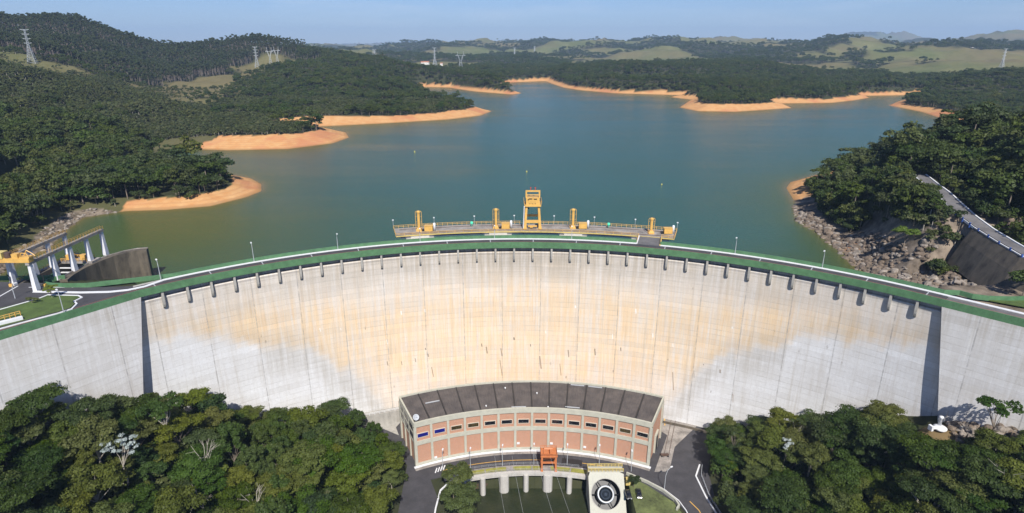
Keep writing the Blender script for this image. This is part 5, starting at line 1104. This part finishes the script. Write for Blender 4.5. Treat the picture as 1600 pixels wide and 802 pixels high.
for i, (x, y, s_) in enumerate(((-86, 140, 1.1), (-81, 127, 1.0), (-62, 123, .9), (-70, 133, .8), (-47, 138, .8), (103, 118, .9), (122, 122, .9))):
    g_ = random.Random(i+60); b_ = MB(); z = float(ground(x, y)); hh = 17.5*s_; b_.tube((0, 0, 0), (0, 0, hh*.62), .17, .13)
    for j in range(7):
        a = g_.uniform(0, 6.28); e1 = Vector((math.cos(a)*2.2, math.sin(a)*2.2, hh*.62+g_.uniform(1.5, 3.0)))*1.0; b_.tube((0, 0, hh*(.45+.17*g_.random())), e1, .10, .06, 5)
        for q in range(3): e2 = e1+Vector((math.cos(a+g_.uniform(-1, 1))*1.8, math.sin(a+g_.uniform(-1, 1))*1.8, g_.uniform(.3, 1.8))); b_.tube(e1, e2, .055, .025, 4)
    e = empty('bare_tree', (x, y, z), 0, 'leafless pale-branched tree showing among the green crowns below the dam', 'tree', 'bare pale trees among the green crowns'); b_.build('trunk', M['palebark'], e)
own_tree('slender_tree', 44, 2.5, 2.2, 14.5, 7, 120, .7, M['leaf'], M['palebark'], (93, 166, float(ground(93, 166))), 'tall thin pale-trunked tree with a small crown rising against the dam above the yard wood', flat_=.5, lobe_r=.3)
own_tree('slender_tree', 45, 3.4, 2.4, 13.5, 9, 120, .75, M['leaf'], M['bark'], (76, 172, float(ground(76, 172))), 'open-crowned tree against the dam foot next to the yard bend', flat_=.5, lobe_r=.26)
own_tree('slender_tree', 46, 7.5, 2.6, 13.5, 20, 90, .75, M['leaf'], M['palebark'], (-99, 146, float(ground(-99, 146))+3.5), 'tall flat-topped tree with lacy crown overlapping the dark joint of the dam', flat_=.4, lobe_r=.2)
own_tree('slender_tree', 47, 7.0, 3.2, 14.5, 18, 110, .75, M['leaf'], M['palebark'], (-58, 165, float(ground(-58, 165))), 'tall flat-topped tree rising highest beside the gallery ledge at the dam foot', flat_=.4, lobe_r=.22)
own_tree('slender_tree', 48, 5.5, 3.2, 13.5, 14, 120, .75, M['leaf'], M['bark'], (131, 139, float(ground(131, 139))), 'tall dark tree casting its shadow on the dam wing above the rocks', flat_=.45, lobe_r=.25)

# low-detail trees for the hills, each variant also stands once as a tree of its own
def lod(name, seed, R, H, zc, lobes, leaves, size, mat, bark, tr=.22, **kw):
    V, T, C = crown(seed, R, H, zc, lobes, leaves, size, **kw); me = leaf_mesh(name, V, T, mat); b_ = MB(); b_.tube((0, 0, -2), (0, 0, zc), tr, tr*.6, 5)
    t_ = b_.build('tmp', bark); bm_ = bmesh.new(); bm_.from_mesh(me); n0 = len(bm_.faces); bm_.from_mesh(t_.data); bm_.faces.ensure_lookup_table()
    for f in bm_.faces[n0:]: f.material_index = 1
    bm_.to_mesh(me); bm_.free(); me.materials.append(bark); bpy.data.objects.remove(t_)
    o = bpy.data.objects.new(name, me); COL.objects.link(o); return o
HT = [lod('hill_tree', 51, 4.6, 6, 4.4, 14, 80, .85, M['leaf_far'], M['bark'], flat_=.8), lod('hill_tree', 52, 5.2, 5, 4.8, 15, 75, .9, M['leaf_far'], M['bark'], flat_=.65), lod('hill_tree', 53, 3.8, 8, 4.6, 13, 80, .8, M['leaf_far_olive'], M['bark'], flat_=.9), lod('low_tree', 59, 3.6, 4, 2.0, 9, 75, .8, M['leaf_far'], M['bark'], flat_=.9), lod('low_tree', 60, 3.0, 3, 1.5, 8, 75, .75, M['leaf_far_olive'], M['bark'], flat_=.9), lod('hill_tree', 54, 5.0, 4.5, 6.4, 13, 75, .85, M['leaf_far'], M['bark'], flat_=.5, lobe_r=.28)]
SC = [lod('scrub_bush', 55, 2.6, 2.6, 1.6, 7, 40, .9, M['leaf_scrub'], M['bark'], flat_=.7), lod('scrub_bush', 56, 2.2, 3.2, 2.0, 6, 40, .85, M['leaf_scrub'], M['palebark'], flat_=.8)]
GU = [lod('gum_tree', 57, 3.0, 9, 17.5, 9, 40, 1.4, M['leaf_gum'], M['gumbark'], tr=.34, flat_=.8, shape='column', lobe_r=.5), lod('gum_tree', 58, 2.6, 8, 19, 8, 40, 1.4, M['leaf_gum'], M['gumbark'], tr=.3, flat_=.7, shape='column', lobe_r=.5)]
def gn_scatter(name, pts, sources):
    """one object: points carrying scale, turn and variant, instanced by geometry nodes"""
    P_ = np.array(pts); me = bpy.data.meshes.new(name); me.vertices.add(len(P_)); me.vertices.foreach_set('co', P_[:, :3].astype(np.float32).ravel()); me.update()
    for nm, col_ in (('sc', P_[:, 3]), ('rot', rng.uniform(0, 6.28, len(P_)))):
        at = me.attributes.new(nm, 'FLOAT', 'POINT'); at.data.foreach_set('value', col_.astype(np.float32))
    at = me.attributes.new('idx', 'INT', 'POINT'); at.data.foreach_set('value', rng.integers(0, len(sources), len(P_)).astype(np.int32))
    o = bpy.data.objects.new(name, me); COL.objects.link(o); tag(o, kind='stuff')
    ng = bpy.data.node_groups.new(name, 'GeometryNodeTree'); ng.interface.new_socket('Geometry', in_out='INPUT', socket_type='NodeSocketGeometry'); ng.interface.new_socket('Geometry', in_out='OUTPUT', socket_type='NodeSocketGeometry')
    gi = ng.nodes.new('NodeGroupInput'); go = ng.nodes.new('NodeGroupOutput'); ip = ng.nodes.new('GeometryNodeInstanceOnPoints'); jg = ng.nodes.new('GeometryNodeGeometryToInstance')
    for s_ in sources[::-1]:
        oi = ng.nodes.new('GeometryNodeObjectInfo'); oi.inputs['Object'].default_value = s_; oi.transform_space = 'ORIGINAL'; ng.links.new(oi.outputs['Geometry'], jg.inputs[0])
    def attr(nm, t): n_ = ng.nodes.new('GeometryNodeInputNamedAttribute'); n_.data_type = t; n_.inputs[0].default_value = nm; return n_.outputs['Attribute']
    cb = ng.nodes.new('ShaderNodeCombineXYZ'); ng.links.new(attr('rot', 'FLOAT'), cb.inputs[2])
    ng.links.new(gi.outputs[0], ip.inputs['Points']); ng.links.new(jg.outputs[0], ip.inputs['Instance']); ip.inputs['Pick Instance'].default_value = True
    ng.links.new(attr('idx', 'INT'), ip.inputs['Instance Index']); ng.links.new(cb.outputs[0], ip.inputs['Rotation']); ng.links.new(attr('sc', 'FLOAT'), ip.inputs['Scale']); ng.links.new(ip.outputs[0], go.inputs[0])
    md = o.modifiers.new('scatter', 'NODES'); md.node_group = ng; return o
road_line = np.array([a for a, b_ in RAC])
HOUSEXY = [PZ(u, 100, y)[:2] for u, y in ((528, 2300), (536, 2290), (594, 1900), (602, 1930), (589, 1960), (628, 1750), (634, 1720), (661, 1800), (667, 1790), (690, 1790))]
def scat(sp_, rmin, rmax, mode, seed, smin, smax):
    g_ = np.random.default_rng(seed); xs, ys = jitter_grid(-rmax*.92, rmax*.92, 120, rmax, sp_, seed); r_ = np.hypot(xs, ys); az = np.abs(np.arctan2(xs, ys))
    k = (r_ >= rmin) & (r_ < rmax) & (az < math.radians(44)); xs, ys, r_ = xs[k], ys[k], r_[k]
    d = sdf(xs, ys); k = d > beachw(xs, ys)*.92+1.5; nr_ = (xs > 95) & (xs < 260) & (ys < 345)
    k = np.where(nr_, (d > 11+5*(ys < 260)) & ((ys > 214) | (xs > 172)), k); k &= ~is_down(xs, ys) & (sdf(xs, ys, LPLAT) > 5) & (sdf(xs, ys, RPLAT) > 5)
    k |= (xs < -165) & (ys < 345) & (d > 9) & ~is_down(xs, ys) & (sdf(xs, ys, LPLAT) > 6); 
    xs, ys, r_, d = xs[k], ys[k], r_[k], d[k]
    rdist = np.full(xs.shape, 1e9)
    for i in range(len(road_line)-1):
        a_, b_ = road_line[i], road_line[i+1]; e_ = b_-a_; t = np.clip(((xs-a_[0])*e_[0]+(ys-a_[1])*e_[1])/(e_@e_), 0, 1); dx, dy = xs-a_[0]-t*e_[0], ys-a_[1]-t*e_[1]; rdist = np.minimum(rdist, np.hypot(dx, dy))
    gs = max_ell(xs, ys, GRASS); gm = max_ell(xs, ys, GUM)
    scrub = ((xs < -90) & (ys > 500) & (ys < 860)) | ((xs < 0) & (ys > 540) & (ys < 700) & (d < 140))
    scrub &= fbm(xs, ys, 70, 3, 44) > .42
    z = ground(xs, ys)
    clr_ = np.zeros(xs.shape, bool)
    for hx, hy in HOUSEXY:
        hr = math.hypot(hx, hy); ux, uy = hx/hr, hy/hr; al = (xs-hx)*ux+(ys-hy)*uy; ac = (xs-hx)*uy-(ys-hy)*ux; clr_ |= (al > -90) & (al < 14) & (np.abs(ac) < 16)
    if mode == 'forest': k = (gs < .5) & ~clr_ & (gm < .5) & (rdist > 6.5) & ~((rdist < 14) & (ys < 262) & (xs < np.interp(ys, [175, 199, 219, 251, 290], [158, 160, 163, 173, 190]))) & ~scrub; k &= np.where(r_ > 1750, far_forest(xs, ys) > .5, True)
    elif mode == 'scrub': k = (scrub | ((gs >= .3) & (g_.uniform(size=xs.shape) < .10))) & (gm < .5) & (rdist > 8)
    elif mode == 'rocks': k = np.zeros(xs.shape, bool)
    else: k = (gm >= .5) & (gs < .5)
    return [(x, y, z_-.3, s_) for x, y, z_, s_ in zip(xs[k], ys[k], z[k], g_.uniform(smin, smax, k.sum())*(.62+.8*fbm(xs[k], ys[k], 34, 3, 3))) if g_.uniform() > .07]
near_f = scat(6.3, 150, 620, 'forest', 101, .95, 1.75); mid_f = scat(7.0, 620, 1150, 'forest', 102, .75, 1.25); far_f = scat(9.5, 1150, 2100, 'forest', 103, .9, 1.4)
vfar = scat(22, 2100, 5200, 'forest', 104, 1.3, 2.1)
print('forest', len(near_f), len(mid_f), len(far_f), len(vfar))
low = [(x, y, z, random.uniform(.8, 1.2)) for (x, y, z, dp), s_ in cut]
gn_scatter('hill_forest', near_f+mid_f+far_f+low, HT); gn_scatter('distant_forest', vfar, HT[:2])
def bank():
    xs, ys = jitter_grid(110, 260, 195, 345, 2.7, 140); d = sdf(xs, ys); rd_ = np.full(xs.shape, 1e9)
    for i in range(len(road_line)-1):
        a_, b_ = road_line[i], road_line[i+1]; e_ = b_-a_; t = np.clip(((xs-a_[0])*e_[0]+(ys-a_[1])*e_[1])/(e_@e_), 0, 1); rd_ = np.minimum(rd_, np.hypot(xs-a_[0]-t*e_[0], ys-a_[1]-t*e_[1]))
    k = (d > 9+7*(ys < 255)) & (rd_ > 5) & (rng.uniform(size=xs.shape) < np.where(ys > 203, .9, np.where(xs > 139, .7, .12))) & ~is_down(xs, ys) & (sdf(xs, ys, RPLAT) > 4) & ~((ys < 200) & (rd_ < 9)); xs, ys = xs[k], ys[k]
    return [(x, y, z-.2, random.uniform(.5, 1.2)) for x, y, z in zip(xs, ys, ground(xs, ys))]
ug = [(x, y, z-.2, random.uniform(.8, 1.35)) for x, y, z, dp in fore(-185, -30, 84, 200, 4.2, 15)+fore(60, 190, 84, 205, 4.2, 16)]
gn_scatter('valley_undergrowth', ug, [HT[3], HT[4], HT[3], SC[1]])
gn_scatter('bank_undergrowth', bank(), [HT[3], HT[4], SC[0], SC[1], HT[3]])
gn_scatter('hill_scrub', scat(3.6, 300, 1150, 'scrub', 105, .7, 1.5), SC); gn_scatter('gum_forest', scat(6.2, 800, 1750, 'gum', 106, .8, 1.15), GU)
# the source trees stand on the banks as trees of their own
src = [(HT[0], 1268, 300, 62, 'leafy tree at the very tip of the wooded point over the rocky shore'), (HT[1], 1600, 455, 71, 'dark bushy tree beyond the crest platform below the retaining wall'), (HT[5], 1180, 163, 62, 'tree at the front of the low wooded spit across the lake'), (HT[3], 1325, 335, 66, 'low leafy tree just above the shore boulders of the wooded point'), (HT[4], 1300, 320, 64, 'rounded low tree behind the shore boulders of the wooded point'), (HT[2], 1345, 350, 66, 'slim green tree low on the wooded point above the boulders'), (HT[3], 355, 280, 64.5, 'tree at the lake end of the wood behind the sandy spit'),
       (SC[0], 1500, 420, 66, 'low grey-green bush on the slope under the retaining wall'), (SC[1], 180, 322, 60.5, 'small scrubby bush on the grassy bank behind the sandy spit'), (GU[0], 520, 99, 100, 'tall gum tree rising from the ridge behind the wooded peninsula'), (GU[1], 600, 112, 84, 'gum tree standing over the far village')]
for o, u, v, z, lb in src:
    x, y = P(u, v, z); zz_ = float(ground(x, y)); o.location = (x, y, zz_-.3); tag(o, lb, 'bush' if 'bush' in lb else 'tree')
o = SC[0].copy(); COL.objects.link(o); x, y = P(50, 473, 70); o.location = (x, y, 70); o.scale = (1.0, .4, .4); o.name = 'low_hedge'; tag(o, 'low dark hedge between the lawn and the spillway road', 'hedge')

# ------------------------------------------------------------------ pylons, houses, buoys
def pylon(u, v, y, h, label, kind='mast', base=None, group='transmission towers on the far hills'):
    x, yy, z = PZ(u, v, y); z = min(z, float(ground(x, yy))+1.0) if y < 1700 else z; zg = float(ground(x, yy)); z = zg
    e = empty('transmission_tower', (x, yy, z), .3, label, 'pylon', group); b_ = MB(); r_ = .11+y*.00014; bw_ = base or h*.11
    def leg(x0, y0, x1, y1, z0, z1): b_.tube((x0, y0, z0), (x1, y1, z1), r_, r_*.9, 4)
    if kind == 'mast':
        for sx in (-1, 1):
            for sy in (-1, 1): leg(sx*bw_, sy*bw_, sx*.9, sy*.9, 0, h*.58); leg(sx*.9, sy*.9, sx*.6, sy*.6, h*.58, h)
        n_ = 8
        for i in range(n_):
            z0, z1 = h*.58*i/n_, h*.58*(i+1)/n_; w0, w1 = bw_+(.9-bw_)*i/n_, bw_+(.9-bw_)*(i+1)/n_
            for sx, sy, tx, ty in ((-1, -1, 1, -1), (1, -1, 1, 1), (1, 1, -1, 1), (-1, 1, -1, -1)): b_.tube((sx*w0, sy*w0, z0), (tx*w1, ty*w1, z1), r_*.6, n=3); b_.tube((tx*w0, ty*w0, z0), (sx*w1, sy*w1, z1), r_*.6, n=3)
        for i in range(7):
            z0, z1 = h*(.58+.06*i), h*(.58+.06*(i+1)); b_.tube((-.8, -.8, z0), (.8, -.8, z1), r_*.6, n=3); b_.tube((.8, .8, z0), (-.8, .8, z1), r_*.6, n=3)
        b_.build('mast', M['steel'], e)
        for zz_, wd_ in ((.6, 4.6), (.73, 4.6), (.86, 4.6), (.99, 5.2)):
            c_ = MB(); c_.tube((-wd_, 0, h*zz_+.6), (wd_, 0, h*zz_+.6), r_, n=4); c_.tube((-wd_, 0, h*zz_+.6), (0, 0, h*zz_-1.0), r_*.8, n=4); c_.tube((wd_, 0, h*zz_+.6), (0, 0, h*zz_-1.0), r_*.8, n=4); c_.build('crossarm', M['steel'], e)
    else:
        for sx in (-1, 1):
            for sy in (-1, 1): leg(sx*bw_*.9, sy*bw_*.6, sx*bw_*.35, sy*.6, 0, h*.45)
            b_.tube((sx*bw_*.35, 0, h*.45), (sx*bw_*1.1, 0, h*.78), r_*1.3, n=4); b_.tube((sx*bw_*.1, 0, h*.5), (sx*bw_*.95, 0, h*.78), r_, n=4); b_.tube((sx*bw_*1.1, 0, h*.78), (sx*bw_*1.3, 0, h), r_*1.1, n=4)
        for i in range(5): z0, z1 = h*.45*i/5, h*.45*(i+1)/5; w0, w1 = bw_*(.9-.55*i/5), bw_*(.9-.55*(i+1)/5); b_.tube((-w0, 0, z0), (w1, 0, z1), r_*.7, n=3); b_.tube((w0, 0, z0), (-w1, 0, z1), r_*.7, n=3)
        b_.build('mast', M['steel'], e); c_ = MB(); c_.tube((-bw_*2.1, 0, h*.78), (bw_*2.1, 0, h*.78), r_*1.4, n=4); c_.tube((-bw_*2.1, 0, h*.78), (-bw_*1.2, 0, h*.83), r_, n=4); c_.tube((bw_*2.1, 0, h*.78), (bw_*1.2, 0, h*.83), r_, n=4); c_.build('crossarm', M['steel'], e)
pylon(52, 102, 850, 43, 'slim lattice pylon in front of the gum forest on the near hill'); pylon(402, 104, 1320, 43, 'slim lattice pylon on the pasture slope below the ridge gums')
pylon(423, 100, 1340, 36, 'first of two Y-headed pylons beside the ridge gums, nearer the slim one', 'y', 3.6); pylon(434, 100, 1345, 36, 'second of two Y-headed pylons beside the ridge gums, nearer the wooded peninsula', 'y', 3.6)
pylon(490, 94, 1900, 40, 'faint slim pylon just behind the end of the ridge'); pylon(680, 112, 1600, 56, 'tall wide-footed pylon beyond the far village', base=9); pylon(720, 108, 1680, 46, 'Y-headed pylon past the tall wide-footed one', 'y', 6.5)
pylon(1563, 112, 1150, 45, 'lattice pylon on the wooded hill above the far bay'); pylon(804, 98, 2600, 44, 'faint pylon on the pastures above the channel end'); pylon(835, 96, 2900, 44, 'faintest pylon on the pastures past the channel end'); pylon(587, 112, 1500, 26, 'short pylon sticking out over the peninsula trees near the village')
def house(u, v, y, w_, d_, h_, rz, label, roof='rooftile'):
    x, yy, _ = PZ(u, v, y); z = float(ground(x, yy)); z = max(z, 0); e = empty('house', (x, yy, z+1.5), rz, label, 'house'); MB().box(-w_/2, w_/2, -d_/2, d_/2, -3, h_).build('wall', M['housewall'], e)
    b_ = MB(); o_ = .6; b_.add([(-w_/2-o_, -d_/2-o_, h_), (w_/2+o_, -d_/2-o_, h_), (w_/2+o_, d_/2+o_, h_), (-w_/2-o_, d_/2+o_, h_), (-w_/2, 0, h_+d_*.3), (w_/2, 0, h_+d_*.3)], [(0, 1, 5, 4), (2, 3, 4, 5), (1, 2, 5), (3, 0, 4), (3, 2, 1, 0)]); b_.build('roof', M[roof], e)
    for k in range(max(2, int(w_//5))): MB().box(-w_/2+2+k*4.5, -w_/2+3.4+k*4.5, -d_/2-.06, -d_/2-.003, 1.2, 2.6).build('window', M['glass'], e)
for a in ((528, 94, 2300, 26, 10, 5, .1, 'long white farmhouse beside the field tree'), (536, 94, 2290, 14, 10, 7, -.2, 'taller white barn beside the long farmhouse'), (594, 104, 1900, 16, 10, 6, .2, 'white house with red roof in the middle of the far village'), (602, 102, 1930, 14, 10, 6, -.1, 'red-roofed house at the upper end of the far village'), (589, 102, 1960, 12, 9, 5, 0, 'small tile-roofed house at the village start'),
          (628, 109, 1750, 14, 10, 6, .15, 'red-roofed house standing apart near the tall pylon trees'), (634, 113, 1720, 8, 7, 5, 0, 'little white cottage below the solitary red-roofed house'), (661, 104, 1800, 12, 9, 5, .3, 'white house on the clearing beside the tall pylon'), (667, 105, 1790, 14, 9, 6, -.2, 'larger white house next to the tall pylon'), (690, 106, 1790, 7, 6, 5, 0, 'tiny white hut past the tall pylon'), (1518, 81, 2300, 14, 10, 5, 0, 'white farmhouse alone on the pasture hilltop'), (1434, 140, 960, 7, 6, 4, 0, 'white shed above the inlet beach')):
    house(*a)
for u, v, lb in ((648, 238, 'small yellow buoy floating off the sandy beaches'), (823, 269, 'small yellow buoy floating straight behind the gantry crane'), (1034, 289, 'small yellow buoy floating beyond the bridge end of the deck')):
    x, y = P(u, v, WZ); s_ = .5*y/420; e = empty('buoy', (x, y, WZ), 0, lb, 'buoy'); MB().lathe([(0, -.3), (.7*s_, -.1), (.7*s_, .6*s_), (.45*s_, 1.0*s_), (.35*s_, 1.6*s_), (0, 1.9*s_)], 12).build('float', M['buoy'], e, True); MB().tube((0, 0, 1.7*s_), (0, 0, 2.3*s_), .12*s_).build('top_mark', M['white'], e)
x, y = P(492, 201, 62); e = MB().box(-1.2, 1.2, -.15, .15, 1.2, 3.0).build('sign_board', M['white']); e.location = (x, y, float(ground(x, y))+.3); tag(e, 'small white board at the tree line above the rounded beach', 'sign')
MB().tube((0, 0, -1), (0, 0, 1.2), .15).build('post', M['grey'], e)

# ------------------------------------------------------------------ air
hz = MB(); hz.box(-17500, 17500, -600, 17400, -60, 560); hz = hz.build('haze', None) if False else None
hm = bpy.data.materials.new('haze'); hm.use_nodes = True; nt = hm.node_tree; nt.nodes.remove(nt.nodes['Principled BSDF'])
pv = nt.nodes.new('ShaderNodeVolumePrincipled'); pv.inputs['Color'].default_value = (.50, .71, 1.0, 1); pv.inputs['Density'].default_value = 8.0e-5; pv.inputs['Anisotropy'].default_value = 0.0
nt.links.new(pv.outputs[0], nt.nodes['Material Output'].inputs['Volume'])
ho = MB().box(-17500, 17500, -600, 17400, -60, 560).build('haze', hm); tag(ho, kind='stuff')
